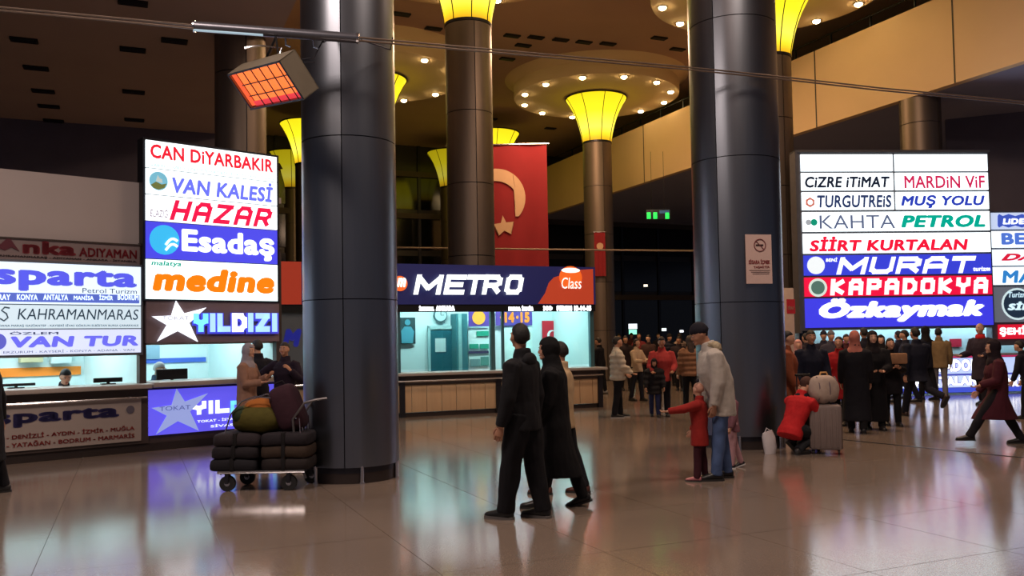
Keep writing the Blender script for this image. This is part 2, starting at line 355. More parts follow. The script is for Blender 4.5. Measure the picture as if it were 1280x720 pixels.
ymat_reflection = ymat.copy(); ymat_reflection.node_tree.nodes['Principled BSDF'].inputs['Emission Strength'].default_value = .42  # weaker emission for the columns that stand in for lamp reflections
SEAM = mat('seam_dark', rgb(40, 30, 14), .6, .3)
BULB = lit((255, 218, 158), 45.0)
def lamp_column(X, Y, label, r=.56, disc=True, dl=None, dim=False, ZB=9.2, disc_r=3.2, tag_=''):
    t = T('lamp_column', label, 'column', (X, Y, 0)); o = t.org
    DISCB = ZB+1.78
    t.part('core', MB().cyl(o, r-.03, 0, ZB, 32), DARKSTEEL)
    panels(t, r, 0, ZB-.05, [0, 1.9, 3.75, 5.6, 7.45, ZB-.05], 3, radians(-72), STEEL2, .02)
    t.part('collar', MB().cyl(o, r+.015, ZB-.05, ZB+.02, 32), DARKSTEEL)
    prof = [(0, r+.01), (.1, r+.015), (.3, r+.05), (.6, r+.12), (.9, r+.21), (1.2, r+.33), (1.5, r+.49), (1.7, r+.62)]
    z0 = ZB+.02
    n = 8
    for s_ in range(n):
        vs = []; K = 5
        for (h, R) in prof:
            for i in range(K+1):
                an = 2*pi*(s_+i/K)/n+.2; vs.append((X+R*cos(an), Y+R*sin(an), z0+h))
        fs = [(k*(K+1)+i, k*(K+1)+i+1, (k+1)*(K+1)+i+1, (k+1)*(K+1)+i) for k in range(len(prof)-1) for i in range(K)]
        me = MB().add(vs, fs).mesh('lamp_panel', V((X, Y, z0))); obj('lamp_panel', me, ymat_reflection if dim else ymat, t.o).location = (0, 0, z0)
        an = 2*pi*s_/n+.2
        t.part('rib', MB().tube([(X+(R+.006)*cos(an), Y+(R+.006)*sin(an), z0+h) for h, R in prof], .014, 5), SEAM)
    R = prof[-1][1]
    t.part('rim', MB().loft([((X, Y, z0+1.69), (R+.03, 0, 0), (0, R+.03, 0)), ((X, Y, z0+1.74), (R+.03, 0, 0), (0, R+.03, 0))], 40), SEAM)
    if disc:
        d = T('ceiling_disc', dl, 'ceiling disc', (X, Y, DISCB)); dr = disc_r
        d.part('disc', MB().loft([((X, Y, DISCB), (dr-.02, 0, 0), (0, dr-.02, 0)), ((X, Y, DISCB+.03), (dr, 0, 0), (0, dr, 0)), ((X, Y, min(DISCB+.45, HZ-.02)), (dr, 0, 0), (0, dr, 0)), ((X, Y, HZ), (dr+.35, 0, 0), (0, dr+.35, 0))], 72), CREAM)
        for k in range(12):
            an = 2*pi*k/12+.26; q = (X+(dr-.32)*cos(an), Y+(dr-.32)*sin(an))
            p_ = d.part('downlight', MB().cyl(q, .14, DISCB-.03, DISCB+.0, 14), CHROME)
            d.part('bulb', MB().ell((q[0], q[1], DISCB-.04), .11, .11, .06, 10, 6), BULB, p_)
    return t
lamp_column(-1.02, 22.65, r=.605, ZB=9.8, label= 'steel column with glowing yellow funnel top rising behind the navy fascia', dl='cream disc ceiling with small downlights above the nearest central column', disc_r=3.2)
lamp_column(3.42, 34.0, 'slim steel column with full yellow funnel lamp and small red banner', dl='cream disc ceiling ringed by downlights left of the right broad steel column')
lamp_column(7.2, 23.9, 'steel column with yellow funnel top just right of the broad notice column', dl='cream disc ceiling at upper right edge above the plaster parapet')
lamp_column(-4.8, 31.0, 'lamp column hidden behind the left broad column, its funnel edge showing on the right', dl='cream disc ceiling right of the left broad steel column')
lamp_column(-.72, 39.5, 'far lamp column behind the red flag, yellow funnel above it', disc=False)
lamp_column(-8.55, 37.2, 'far lamp column seen left of the left broad steel column', disc=False)
lamp_column(-2.9, 43.4, 'dim lamp column copy standing in for a glass wall reflection left of the central steel column', disc=False, dim=True)  # this and the next: glass wall reflections built as dim glowing columns
lamp_column(-10.7, 43.0, 'dim lamp column copy standing in for a glass wall reflection beyond the gap above the left sign tower', disc=False, dim=True)
def plain_col(X, Y, label, top, r=.56):
    t = T('plain_column', label, 'column', (X, Y, 0)); t.part('core', MB().cyl(t.org, r-.03, 0, top, 32), DARKSTEEL)
    zs = [0]; 
    while zs[-1] < top-1.9: zs.append(zs[-1]+1.86)
    zs.append(top); panels(t, r, 0, top, zs, 3, radians(-60), STEEL2, .02)
plain_col(-5.84, 19.0, 'dark steel column behind the heater and the left sign tower', 8.3, .54)
plain_col(11.6, 24.6, 'steel column under the gallery rising behind the right sign tower', 8.16, .54)
# ================================================================== SIGNS AND BOOTHS
WHITE = (236, 250, 255)
def lettering(t, pl, par, s, x0, yt, x1, yb, c, off, bold=.02, shear=0.0, em=1.0, name='lettering', label=None, thick=.004, diffuse=False):
    """x0,yt = top left pixel; yb = lower pixel at the left; x1 = right pixel"""
    a, z1 = pl.sz(x0, yt, off); _, z0 = pl.sz(x0, yb, off); b_, _ = pl.sz(x1, yt, off)
    mb = text_mb(s, a, b_, z0, z1, off, bold, shear, thick)
    p = t.part(name, mb, ink(c) if diffuse else lit(c, em), par, label=label)
    return p
def block(t, pl, par, s, x0, yt, x1, yb, c, off, st=.13, shear=0.0, em=1.0, name='lettering', thick=.004, gap=.25):
    a, z1 = pl.sz(x0, yt, off); _, z0 = pl.sz(x0, yb, off); b_, _ = pl.sz(x1, yt, off)
    return t.part(name, block_mb(s, a, b_, z0, z1, off, st, shear, gap, thick), lit(c, em), par)
def spanel(t, pl, x0, yt, x1, yb, c, off, em=1.0, th=.06, name='sign_panel', diffuse=False, par=None, label=None):
    a, z1 = pl.sz(x0, yt, off); _, z0 = pl.sz(x0, yb, off); b_, _ = pl.sz(x1, yt, off)
    g = .012
    mb = MB().box(a+g, b_-g, off, off+th, z0+g, z1-g)
    return t.part(name, mb, ink(c) if diffuse else lit(c, em), par, label=label)
def emblem(t, pl, par, cx, cy, rpx, c, off, em=1.0, name='emblem', inner=None, ry=None):
    a, z = pl.sz(cx, cy, off); a2, _ = pl.sz(cx+rpx, cy, off); _, z2 = pl.sz(cx, cy-rpx, off)
    p = t.part(name, MB().disc_xz(a, z, abs(a2-a), off-.006, off, rz=abs(z2-z)), lit(c, em), par)
    return p, a, z, abs(a2-a), abs(z2-z)
FRAME = mat('sign_frame', rgb(120, 122, 128), .4, .7)

# ---------------------------------------------------------------- left stalls
LP = Plane(ground(0, 580), ground(180, 563))
def zL(px, py, off=0): return LP.sz(px, py, off)
S0 = -2.2; S1 = zL(180, 500)[0]; S2 = zL(350, 500)[0]
ztop = zL(100, 220)[1]
bt = T('ticket_booth', 'row of white plastered ticket booths along the left edge', 'booth', (0, 0, 0), LP)
bt.part('upper_wall', MB().box(S0, S1-.03, .05, .25, zL(100, 318)[1], ztop), GREYW)
bt.part('upper_wall', MB().box(S1-.03, S2, .12, .3, 1.62, ztop), GREYW)
bt.part('roof', MB().box(S0, S2+.1, .1, 3.0, ztop-.1, ztop), GREYW)
bt.part('back_wall', MB().box(S0, S2, 2.9, 3.0, 0, ztop-.1), BOOTHW); bt.part('added_ceiling', MB().box(S0, S2, .1, 2.9, 2.58, 2.64), BOOTHW)  # lower ceiling added out of view so the tube light sits closer
for s_ in (S0, S1, S2): bt.part('side_wall', MB().box(s_-.04, s_+.04, .12, 2.9, 0, ztop-.1), BOOTHW)
for s_ in (S1, S2): bt.part('side_post', MB().box(s_-.07, s_+.03, -.02, .12, 0, 3.2), DBROWN)
ORANGE = ink((240, 140, 40)); BLUES = ink((60, 100, 200))
bt.part('orange_stripe', MB().box(S0+.1, S1-.1, 2.87, 2.9, 1.12, 1.27), ORANGE)
bt.part('blue_stripe', MB().box(S1+.1, S2-.1, 2.87, 2.9, 1.28, 1.37), BLUES)
bt.part('wall_cupboard', MB().box(S0+.1, S1-1.5, 2.6, 2.88, 1.35, 1.9, .01), ink((110, 40, 80)))
bt.part('cupboard', MB().box(S1-1.1, S1-.75, 2.7, 2.88, 1.36, 1.58, .01), ink((190, 190, 150)))
bt.part('cupboard', MB().box(S1-.62, S1-.3, 2.7, 2.88, 1.33, 1.6, .01), ink((200, 225, 228)))
bt.part('notice', MB().box(S2-1.35, S2-1.0, 2.84, 2.88, 1.36, 1.62, .005), ink((130, 170, 190)))
TUBE = lit((235, 250, 255), 26.0)
for a_, b__ in ((S0+.4, S1-.3), (S1+.3, S2-.3)):
    f_ = bt.part('ceiling_light', MB().box(a_, b__, 1.2, 1.7, 2.5, 2.58), BOOTHW); bt.part('tube', MB().box(a_+.05, b__-.05, 1.25, 1.65, 2.47, 2.5), TUBE, f_)
# counters
cz = zL(90, 484, -.25)[1]
ct = T('ticket_counter', 'long booth counter with brown stone top and banner front at left', 'counter', (0, -.2, 0), LP)
ct.part('worktop', MB().box(S0, S1+.02, -.32, .5, cz-.07, cz, .012), TOPM)
ct.part('front_panel', MB().box(S0, S1, -.2, -.12, .13, cz-.07), DBROWN)
ct.part('plinth', MB().box(S0, S1, -.17, -.1, 0, .13), BRONZE)
ct.part('rail', MB().tube([(S0, -.27, cz-.2), (S1-.05, -.27, cz-.2)], .018), CHROME)
for k in range(4): ct.part('rail_bracket', MB().box(S0+.4+k*1.15, S0+.43+k*1.15, -.28, -.2, cz-.22, cz-.18), CHROME)
pn = ct.part('banner', MB().box(S0, S1-.12, -.225, -.2, zL(90, 558, -.2)[1], zL(90, 503, -.2)[1]), ink((150, 138, 132)))
lettering(ct, LP, pn, 'sparta', -12, 517, 149, 537, (42, 38, 92), -.23, .045, diffuse=True)
lettering(ct, LP, pn, '- DENİZLİ - AYDIN - İZMİR - MUĞLA', 8, 543, 168, 550, (150, 52, 52), -.23, .03, diffuse=True)
lettering(ct, LP, pn, '- YATAĞAN - BODRUM - MARMARİS', 8, 553, 168, 560.5, (150, 52, 52), -.23, .03, diffuse=True)
emblem(ct, LP, pn, 163, 512, 5, (70, 60, 66), -.23, .3)
c2 = T('ticket_counter', 'booth counter with a glowing violet star banner below its top', 'counter', (S1, -.2, 0), LP)
c2.part('worktop', MB().box(S1+.03, S2+.05, -.34, .5, cz-.06, cz+.02, .012), TOPM)
c2.part('front_panel', MB().box(S1, S2, -.16, -.1, .1, cz-.06), DBROWN)
c2.part('plinth', MB().box(S1, S2, -.17, -.08, 0, .12), BRONZE)
y0, y1 = 487, 546
pn = spanel(c2, LP, 184, y0, 346, y1, (92, 84, 226), -.2, 1.0, .04, 'lit_banner')
def px_poly(pl, pts, off, th=.01): return MB().poly_xz([pl.sz(x, y, off) for x, y in pts], off-th, off)
def star_part(t, pl, pts, c, off, em, par, lab, th=.012):
    (tx, ty), (rx, ry), (brx, bry), (blx, bly), (lx, ly) = pts
    O = [pts[0], pts[1], pts[2], pts[3], pts[4]]; cx = sum(p_[0] for p_ in O)/5; cy = sum(p_[1] for p_ in O)/5
    full = []
    for i in range(5):
        p_ = O[i]; q_ = O[(i+1) % 5]; full.append(p_); mxx = (p_[0]+q_[0])/2; myy = (p_[1]+q_[1])/2
        full.append((cx+(mxx-cx)*.47, cy+(myy-cy)*.47))
    return t.part('star', px_poly(pl, full, off, th), lit(c, em), par, label=lab)
def z5(x, y): return (170+x/3.6, 360+y/3.6)
star_part(c2, LP, [z5(182, 453), z5(322, 474), z5(282, 642), z5(90, 658), z5(70, 540)], (150, 165, 225), -.21, .8, pn, 'pale grey five pointed star')
lettering(c2, LP, pn, 'TOKAT', z5(105, 0)[0], 508.5, z5(245, 0)[0], 514, (90, 100, 170), -.225, .0, em=.6)
block(c2, LP, pn, 'YIL', z5(250, 0)[0], 502, z5(420, 0)[0], 519, (240, 250, 255), -.215, .17, 0, 1.2, gap=.15)
block(c2, LP, pn, 'DIZI', z5(425, 0)[0], 501, z5(632, 0)[0], 516, (120, 220, 250), -.215, .17, 0, 1.0, gap=.15)
lettering(c2, LP, pn, 'TOKAT - İSTANBUL - ANKARA', z5(275, 0)[0], 524.5, 342, 528.5, (220, 225, 255), -.215, .03)
lettering(c2, LP, pn, 'SİVAS - AMASYA', z5(335, 0)[0], 530.5, 342, 534.5, (220, 225, 255), -.215, .03)

# unlit red lettered board, then the lit three row board
bd = T('sign_board', 'unlit grey board with dark red lettering above the lit white three row board', 'sign', (0, 0, zL(90, 300)[1]-.3), LP)
pn = bd.part('board', MB().box(S0, S1-.06, -.02, .05, zL(90, 329.5)[1], zL(90, 303)[1]), ink((128, 112, 112)))
bd.part('moulding', MB().box(S0, S1-.05, -.04, .05, zL(90, 303)[1], zL(90, 301)[1]), DBROWN)
lettering(bd, LP, pn, 'nka', 28, 300, 95, 317, (128, 30, 44), -.025, .05, diffuse=True)
lettering(bd, LP, pn, 'ADIYAMAN', 99, 309, 171, 320.5, (140, 34, 46), -.025, .035, diffuse=True)
bd.part('emblem', px_poly(LP, [(-4, 309), (11, 296), (24, 314), (14, 309), (6, 313)], -.025), ink((84, 22, 40)), pn)
lettering(bd, LP, pn, 'KAHRAMANMARAŞ - ADIYAMAN - ANKARA - İSTANBUL', -6, 317, 171, 321, (50, 36, 44), -.025, .03, diffuse=True)
lb = T('lightbox_sign', 'lit white three row lightbox with blue lettering at the left edge', 'sign', (0, -.1, zL(90, 440)[1]), LP)
a_, b__ = S0, zL(177, 400, -.1)[0]
lb.part('frame', MB().box(a_-.04, b__+.03, -.08, .06, zL(0, 446, -.1)[1]-.02, zL(0, 326, -.1)[1]+.03), FRAME)
LWH = (214, 232, 250)
p1 = spanel(lb, LP, -160, 314, 177.5, 369.5, LWH, -.1, .95, .03) if False else None
def row(t, pl, zt_px, zb_px, xL, xR, c, off, em, ref=0, th=.03, name='sign_panel', sL=None):
    z1 = pl.sz(ref, zt_px, off)[1]; z0 = pl.sz(ref, zb_px, off)[1]; a = sL if sL is not None else pl.sz(xL, 400, off)[0]; b_ = pl.sz(xR, 400, off)[0]
    return t.part(name, MB().box(a+.01, b_-.01, off, off+th, z0+.008, z1-.008), lit(c, em))
r1 = row(lb, LP, 326, 380, 0, 177, LWH, -.1, 1.15, sL=a_)
r2 = row(lb, LP, 380, 411.5, 0, 177, (206, 226, 238), -.1, .9, sL=a_)
r3 = row(lb, LP, 411.5, 445, 0, 177, (212, 222, 246), -.1, .95, sL=a_)
VB = (92, 96, 214)
lettering(lb, LP, r1, 'sparta', -9, 332.5, 171, 363, VB, -.105, .045, em=.85)
lettering(lb, LP, r1, 'Petrol Turizm', 103, 360, 171, 366, (70, 80, 120), -.105, .0, em=.5)
a0, zt = LP.sz(-20, 365, -.105); a1, _ = LP.sz(174, 365, -.105); _, zb = LP.sz(-20, 376.5, -.105)
strip = lb.part('city_strip', MB().box(a0, a1, -.108, -.1, zb, zt), lit((88, 110, 205), .8), r1)
for i, (x0, x1, wd) in enumerate([(-2, 13, 'RAY'), (21, 47, 'KONYA'), (54, 85, 'ANTALYA'), (92, 117, 'MANİSA'), (124, 141, 'İZMİR'), (147, 173, 'BODRUM')]):
    lettering(lb, LP, r1, wd, x0, 367.5+x0*.003, x1, 375, (226, 240, 252), -.115, .03, em=.95)
lettering(lb, LP, r2, 'KAHRAMANMARAS', 22, 385.5, 173, 399.5, (34, 58, 80), -.105, .0, .15, em=.5)
lettering(lb, LP, r2, 'ADANA MARAŞ GAZİANTEP - KAYSERİ SİVAS GÖKSUN ELBİSTAN BURSA ÇANAKKALE', -5, 405, 173, 409, (70, 96, 116), -.105, .02, em=.5)
lb.part('emblem', MB().tube([(lambda q: (q[0], -.106, q[1]))(LP.sz(x, y, -.106)) for x, y in [(12, 385), (6, 384), (2, 388), (8, 392), (10, 397), (5, 401), (0, 398)]], .012, 5), lit((70, 86, 100), .5), r2)
lettering(lb, LP, r3, 'ÖZLEM', 12, 414.5, 73, 418.5, (90, 96, 130), -.105, .02, em=.5)
lettering(lb, LP, r3, 'VAN TUR', 13, 420.5, 173, 435, (112, 112, 220), -.105, .05, .1, em=.85)
lettering(lb, LP, r3, 'ERZURUM - KAYSERİ - KONYA - ADANA - VAN', 4, 438, 168, 442, (90, 96, 140), -.105, .01, em=.5)
emblem(lb, LP, r3, -2, 427, 10, (96, 100, 205), -.105, .8)

# tall sign tower
def z4(x, y): return (170+x/3.274, 160+y/3.274)
tw = T('sign_tower', 'tall bright sign tower on the left with five stacked panels, orange lettering on the lowest', 'sign', (S1, -.15, zL(181, 374, -.15)[1]), LP)
zt = LP.sz(182, 173.5, -.15)[1]; zb = LP.sz(182, 374, -.15)[1]; a_ = LP.sz(182, 300, -.15)[0]; b__ = LP.sz(348, 300, -.15)[0]
tw.part('frame', MB().box(a_-.03, b__+.03, -.12, .12, zb-.02, zt+.03), DARKSTEEL)
ys = [173.7, 209, 242, 275.5, 323, 374]
cols = [(240, 250, 252), (238, 250, 254), (242, 250, 254), (66, 66, 214), (232, 252, 250)]
R = [row(tw, LP, ys[i], ys[i+1], 182, 348, cols[i], -.15, (1.1 if i == 3 else 1.6), ref=182, name='sign_panel') for i in range(5)]
RED = (216, 34, 56)
def L4(par, s, x0, yt, x1, yb, c, bold=.02, shear=0., em=1.0):
    a, b1 = z4(x0, yt); c1, d1 = z4(x1, yb); return lettering(tw, LP, par, s, a, b1, c1, d1, c, -.156, bold, shear, em)
L4(R[0], 'CAN DiYARBAKIR', 58, 63, 560, 122, RED, .03, em=.85)
L4(R[0], 'VARTO ÖZEL CİZRE MİDYAT BİTLİS KIZILTEPE SİLVAN', 58, 140, 562, 156, (90, 196, 196), .01, em=.8)
L4(R[1], 'VAN KALESİ', 147, 180, 560, 266, (112, 120, 222), .035, .12, .85)
L4(R[2], 'ELAZIĞ', 58, 322, 130, 362, (120, 70, 110), .0, .1, .6)
block(tw, LP, R[2], 'HAZAR', z4(136, 0)[0], z4(0, 292)[1], z4(562, 0)[0], z4(0, 376)[1], (226, 14, 72), -.156, .11, .3, .95)
L4(R[3], 'Esadaş', 186, 412, 566, 528, (244, 252, 255), .04, 0, 1.3)
L4(R[4], 'malatya', 62, 541, 185, 567, (30, 160, 140), .03, .15, .8)
L4(R[4], 'medine', 66, 566, 566, 668, (245, 122, 12), .055, .15, 1.0)
L4(R[4], 'www', 495, 678, 565, 684, (90, 130, 130), .0, 0, .6) if False else None
_, a, z, ra, rz_ = emblem(tw, LP, R[1], *z4(92, 217), 11.6, (120, 190, 214), -.156, .8)
tw.part('emblem_hill', MB().poly_xz([(a-ra*.85, z-rz_*.5), (a-ra*.3, z-rz_*.1), (a+ra*.3, z-rz_*.35), (a+ra*.85, z-rz_*.2), (a+ra*.6, z-rz_*.7), (a, z-rz_*.95), (a-ra*.55, z-rz_*.8)], -.17, -.162), lit((120, 130, 70), .6), R[1])
tw.part('emblem_tower', MB().poly_xz([(a-ra*.3, z-rz_*.05), (a-ra*.1, z+rz_*.6), (a+ra*.1, z+rz_*.3), (a+ra*.35, z+rz_*.2), (a+ra*.4, z-rz_*.2)], -.17, -.162), lit((190, 205, 200), .8), R[1])
_, a, z, ra, rz_ = emblem(tw, LP, R[3], *z4(117, 458), 18.5, (52, 178, 232), -.156, 1.0)
for k_, (dz, w_) in enumerate([(.02, .85), (-.35, .75)]):
    tw.part('emblem_wave', MB().tube([(a+ra*(.05+.8*i/6), -.165, z+rz_*(dz-.35+.3*sin(i/6*3)+.25*i/6)) for i in range(7)], .022, 5), lit((240, 252, 255), 1.1), R[3])
# star sign under the tower
st = T('sign_board', 'dark brown board with big white star and raised lit letters under the left tower', 'sign', (S1, -.12, zL(184, 428, -.1)[1]), LP)
a_ = LP.sz(183, 400, -.1)[0]; b__ = LP.sz(349, 400, -.1)[0]; zt = LP.sz(183, 375.5, -.1)[1]; zb = LP.sz(183, 429, -.1)[1]
pb = st.part('board', MB().box(a_, b__, -.1, -.02, zb, zt), mat('board_brown', rgb(112, 92, 96), .6))
star_part(st, LP, [z5(178, 58), z5(314, 88), z5(276, 242), z5(94, 240), z5(70, 128)], (238, 244, 255), -.13, 1.25, pb, 'bright white five pointed star', .03)
lettering(st, LP, pb, 'TOKAT', z5(118, 0)[0], 395, z5(238, 0)[0], 400, (190, 190, 205), -.165, .0, em=.6)
for wd, x0, x1, c in (('Y', 255, 322, (120, 215, 250)), ('IL', 332, 422, (160, 205, 250)), ('D', 428, 496, (242, 248, 255)), ('IZI', 502, 630, (160, 205, 250))):
    block(st, LP, pb, wd, z5(x0, 0)[0], 391.8-(x0-255)*.002, z5(x1, 0)[0], 415, c, -.15, .15, 0, 1.2, 'lit_letter', .03, .18)
    block(st, LP, pb, wd, z5(x0-6, 0)[0], 391+.0, z5(x1+4, 0)[0], 417.5, (70, 70, 210), -.125, .2, 0, .8, 'letter_back', .02, .1)
lettering(bt, LP, None, 'LDIZI', 183.5, 434, 211, 442.5, (30, 110, 130), -.02, .03, em=.4) if False else None
bt.part('wall_lettering', text_mb('YILDIZI', S1+.1, S1+1.15, 1.44, 1.58, 2.86, .05), ink((40, 120, 140)))

# things on the counters
def monitor(pl, px, py, wd, ht, label, off=.25, name='monitor'):
    s_, _ = pl.sz(px, py, off); z = cz if pl is LP else .96
    t = T(name, label, 'monitor', (s_, off, z+.0), pl)
    t.part('stand', MB().box(s_-.1, s_+.1, off-.06, off+.06, z, z+.015, .004).box(s_-.02, s_+.02, off-.01, off+.01, z, z+.06), BLACK)
    t.part('screen', MB().box(s_-wd/2, s_+wd/2, off-.02, off+.02, z+.03, z+ht, .008), BLACK)
monitor(LP, 135, 478, .42, .1, 'low black screen on the left counter beside the seated dark-clad clerk')
monitor(LP, 215, 470, .5, .2, 'black monitor on the counter in front of the white-haired clerk', .3)
monitor(LP, 20, 480, .5, .07, 'flat black terminal on the counter at the left picture edge')

# ---------------------------------------------------------------- METRO booth
MP = Plane(at(497, 520.5, 18.9), at(744, 507, 20.8))
def zM(px, py, off=0): return MP.sz(px, py, off)
a0 = zM(350, 400)[0]; a1 = zM(742, 400)[0]; mt_ = zM(497, 331)[1]; mbm = zM(497, 380)[1]; led = zM(497, 389)[1]
mb_ = T('ticket_booth', 'teal lit ticket booth standing between the two broad columns', 'booth', (a0, 0, 0), MP)
mb_.part('roof', MB().box(a0, a1, 0, 2.2, mt_-.12, mt_-.02), DARKSTEEL)
mb_.part('back_wall', MB().box(a0, a1, 2.1, 2.18, 0, mt_-.12), BOOTHW)
mb_.part('side_wall', MB().box(a1-.06, a1, .1, 2.1, 0, mt_-.12), BOOTHW)
mb_.part('side_wall', MB().box(a0, a0+.06, .1, 2.1, 0, mt_-.12), BOOTHW)
mb_.part('floor_deck', MB().box(a0, a1, .1, 2.1, 0, .03), DBROWN)
sA = zM(497, 400)[0]
for px in (352, 497.5, 616, 740): 
    s_ = zM(px, 430)[0]; mb_.part('post', MB().box(s_-.05, s_+.05, -.02, .08, 0, mbm), mat('post_teal', rgb(70, 110, 118), .4, .3))
s_ = zM(629, 430)[0]; mb_.part('post', MB().box(s_-.03, s_+.03, 0, .06, .95, mbm), mat('post_teal', (0, 0, 0, 1)))
GL = bpy.data.materials.new('booth_glass'); GL.use_nodes = True; nt = GL.node_tree; nt.nodes.remove(nt.nodes['Principled BSDF'])
tr = nt.nodes.new('ShaderNodeBsdfTransparent'); tr.inputs[0].default_value = (.9, .98, .97, 1); gs = nt.nodes.new('ShaderNodeBsdfGlossy'); gs.inputs['Roughness'].default_value = .02; ms = nt.nodes.new('ShaderNodeMixShader'); ms.inputs[0].default_value = .05
nt.links.new(tr.outputs[0], ms.inputs[1]); nt.links.new(gs.outputs[0], ms.inputs[2]); nt.links.new(ms.outputs[0], nt.nodes['Material Output'].inputs[0])
for x0, x1 in ((500, 614), (631, 738)):
    mb_.part('window_pane', MB().box(zM(x0, 430)[0], zM(x1, 430)[0], .03, .04, 1.0, led), GL)
# fascia
FB = mat('fascia_navy', rgb(26, 30, 92), .45, amt=.05); FO = mat('fascia_orange', rgb(206, 70, 40), .5, amt=.05)
def glow(m, s):
    b = m.node_tree.nodes['Principled BSDF']; b.inputs['Emission Color'].default_value = b.inputs['Base Color'].default_value if not b.inputs['Base Color'].links else (0, 0, 0, 1); b.inputs['Emission Strength'].default_value = s
fs = T('fascia_sign', 'navy and orange fascia with big white lit raised lettering', 'sign', (a0, -.12, mbm), MP)
off = -.12
fz1 = zM(497, 329.5, off)[1]; fz0 = zM(497, 380.5, off)[1]
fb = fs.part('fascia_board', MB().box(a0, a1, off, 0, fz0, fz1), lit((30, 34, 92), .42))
def m3(x, y): return (480+x/3.43, 320+y/3.43)
xr = zM(742, 400, off)[0]
pts = [zM(*m3(660, 205), off), zM(*m3(690, 160), off), zM(*m3(706, 115), off), zM(*m3(728, 92), off), zM(*m3(765, 80), off), zM(*m3(800, 62), off), zM(*m3(895, 56), off), zM(*m3(898, 207), off)]
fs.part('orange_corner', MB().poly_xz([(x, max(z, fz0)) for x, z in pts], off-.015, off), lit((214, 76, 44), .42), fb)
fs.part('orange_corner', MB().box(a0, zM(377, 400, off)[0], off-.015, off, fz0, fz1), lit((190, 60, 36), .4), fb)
xs = [(122, 255), (250, 355), (340, 430), (414, 510), (508, 600)]
for ch, (x0, x1) in zip('METRO', xs):
    block(fs, MP, fb, ch, m3(x0, 0)[0], 343.2, m3(x1, 0)[0], 368.3, (244, 252, 255), off-.04, .125, .22, 1.5, 'lit_letter', .04)
_, a, z, ra, rz_ = emblem(fs, MP, fb, *m3(800, 92), 14.2, (226, 96, 30), off-.03, .95, 'round_badge')
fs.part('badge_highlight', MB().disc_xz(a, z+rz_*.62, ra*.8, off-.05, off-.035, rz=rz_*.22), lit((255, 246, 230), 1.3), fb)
lettering(fs, MP, fb, 'Class', m3(760, 0)[0], 346.5, m3(846, 0)[0], 361, (250, 246, 240), off-.05, .012, .15, 1.2)
emblem(fs, MP, fb, *m3(68, 118), 9.5, (232, 100, 34), off-.03, 1.0, 'round_badge')
lettering(fs, MP, fb, 'm', m3(55, 0)[0], 347, m3(95, 0)[0], 359, (250, 250, 240), off-.05, .06, .3, 1.1)
lb_ = T('display_strip', 'black display strip with white text under the navy and orange fascia', 'display', (a0, -.1, led), MP)
bs = lb_.part('strip', MB().box(a0, a1, -.1, 0, led-.02, fz0), BLACK)
for s_, x0, x1 in (('İSTANBUL', 150, 215), ('ANKARA', 222, 303), ('BURSA İZMİR', 533, 640), ('>>>', 682, 722), ('PERON 13-14-15', 740, 888)):
    lettering(lb_, MP, bs, s_, m3(x0, 0)[0], 381.9, m3(x1, 0)[0], 388.8, (250, 250, 255), -.104, .10, 0, 3.0)
# counter with tongue and groove boards
mc = T('ticket_counter', 'long booth counter with pale wooden board front below the navy fascia', 'counter', (a0, -.3, 0), MP)
mcz = zM(620, 463, -.3)[1]
mc.part('worktop', MB().box(a0, a1+.12, -.42, .45, mcz-.06, mcz, .012), TOPM)
mc.part('apron', MB().box(a0, a1, -.3, -.22, mcz-.26, mcz-.06), DBROWN)
mc.part('plinth', MB().box(a0, a1, -.25, -.1, 0, .09), BRONZE)
mc.part('rail', MB().tube([(a0, -.4, mcz-.17), (a1, -.4, mcz-.17)], .02), CHROME)
k = 0; s_ = a0
bw = .335
bme = None
while s_ < a1-.1:
    w_ = min(bw, a1-s_); mb = MB().box(s_+.004, s_+w_-.004, -.28, -.24, .1, mcz-.26, .006)
    mc.part('front_board', mb, WOOD); s_ += bw; k += 1
for px in (498, 617, 743):
    s_ = zM(px, 500)[0]; mc.part('counter_post', MB().box(s_-.06, s_+.06, -.32, -.22, 0, mcz-.1), DARKSTEEL)
# inside of the METRO booth (positions found by sighting onto the back wall)
BW = 2.06
def iM(px, py, off=BW): return MP.sz(px, py, off)
def inbox(name, x0, y0, x1, y1, mt, off=BW, th=.03, par=None, label=None):
    a, z1 = iM(x0, y0, off-th); b_, _ = iM(x1, y0, off-th); _, z0 = iM(x0, y1, off-th)
    return mb_.part(name, MB().box(a, b_, off-th, off, z0, z1), mt, par, label=label)
d_ = inbox('door', 538, 413, 565, 470, TEAL, th=.05); inbox('door_notice', 544, 423, 557, 440, ink((190, 215, 215)), BW-.06, .01, d_)
inbox('door_frame', 535, 408, 538, 470, ink((150, 190, 192)), th=.07); inbox('door_frame', 565, 408, 568, 470, ink((150, 190, 192)), th=.07); inbox('door_frame', 535, 407, 568, 411.5, ink((170, 205, 205)), th=.07)
inbox('partition', 570, 392, 584, 470, ink((50, 118, 126)), th=.4); inbox('partition', 573, 392, 577, 470, ink((130, 180, 180)), th=.45)
inbox('shelf_unit', 585, 410, 612, 470, ink((220, 240, 238)), th=.25)
for x0, y0, x1, y1, c in ((596, 414, 611, 420, (30, 160, 130)), (587, 430, 598, 436, (30, 160, 130)), (600, 430, 611, 436, (30, 160, 130)), (586, 439, 611, 442, (60, 50, 90)), (588, 449, 600, 458, (120, 160, 160)), (601, 446, 611, 457, (90, 150, 140))):
    inbox('brochure', x0, y0, x1, y1, ink(c), BW-.26, .02)
s_, z = iM(551, 394, BW-.06); mb_.part('wall_clock', MB().disc_xz(s_, z, .17, BW-.05, BW), ink((60, 100, 110))); mb_.part('clock_dial', MB().disc_xz(s_, z, .145, BW-.06, BW-.05), ink((180, 210, 210)))
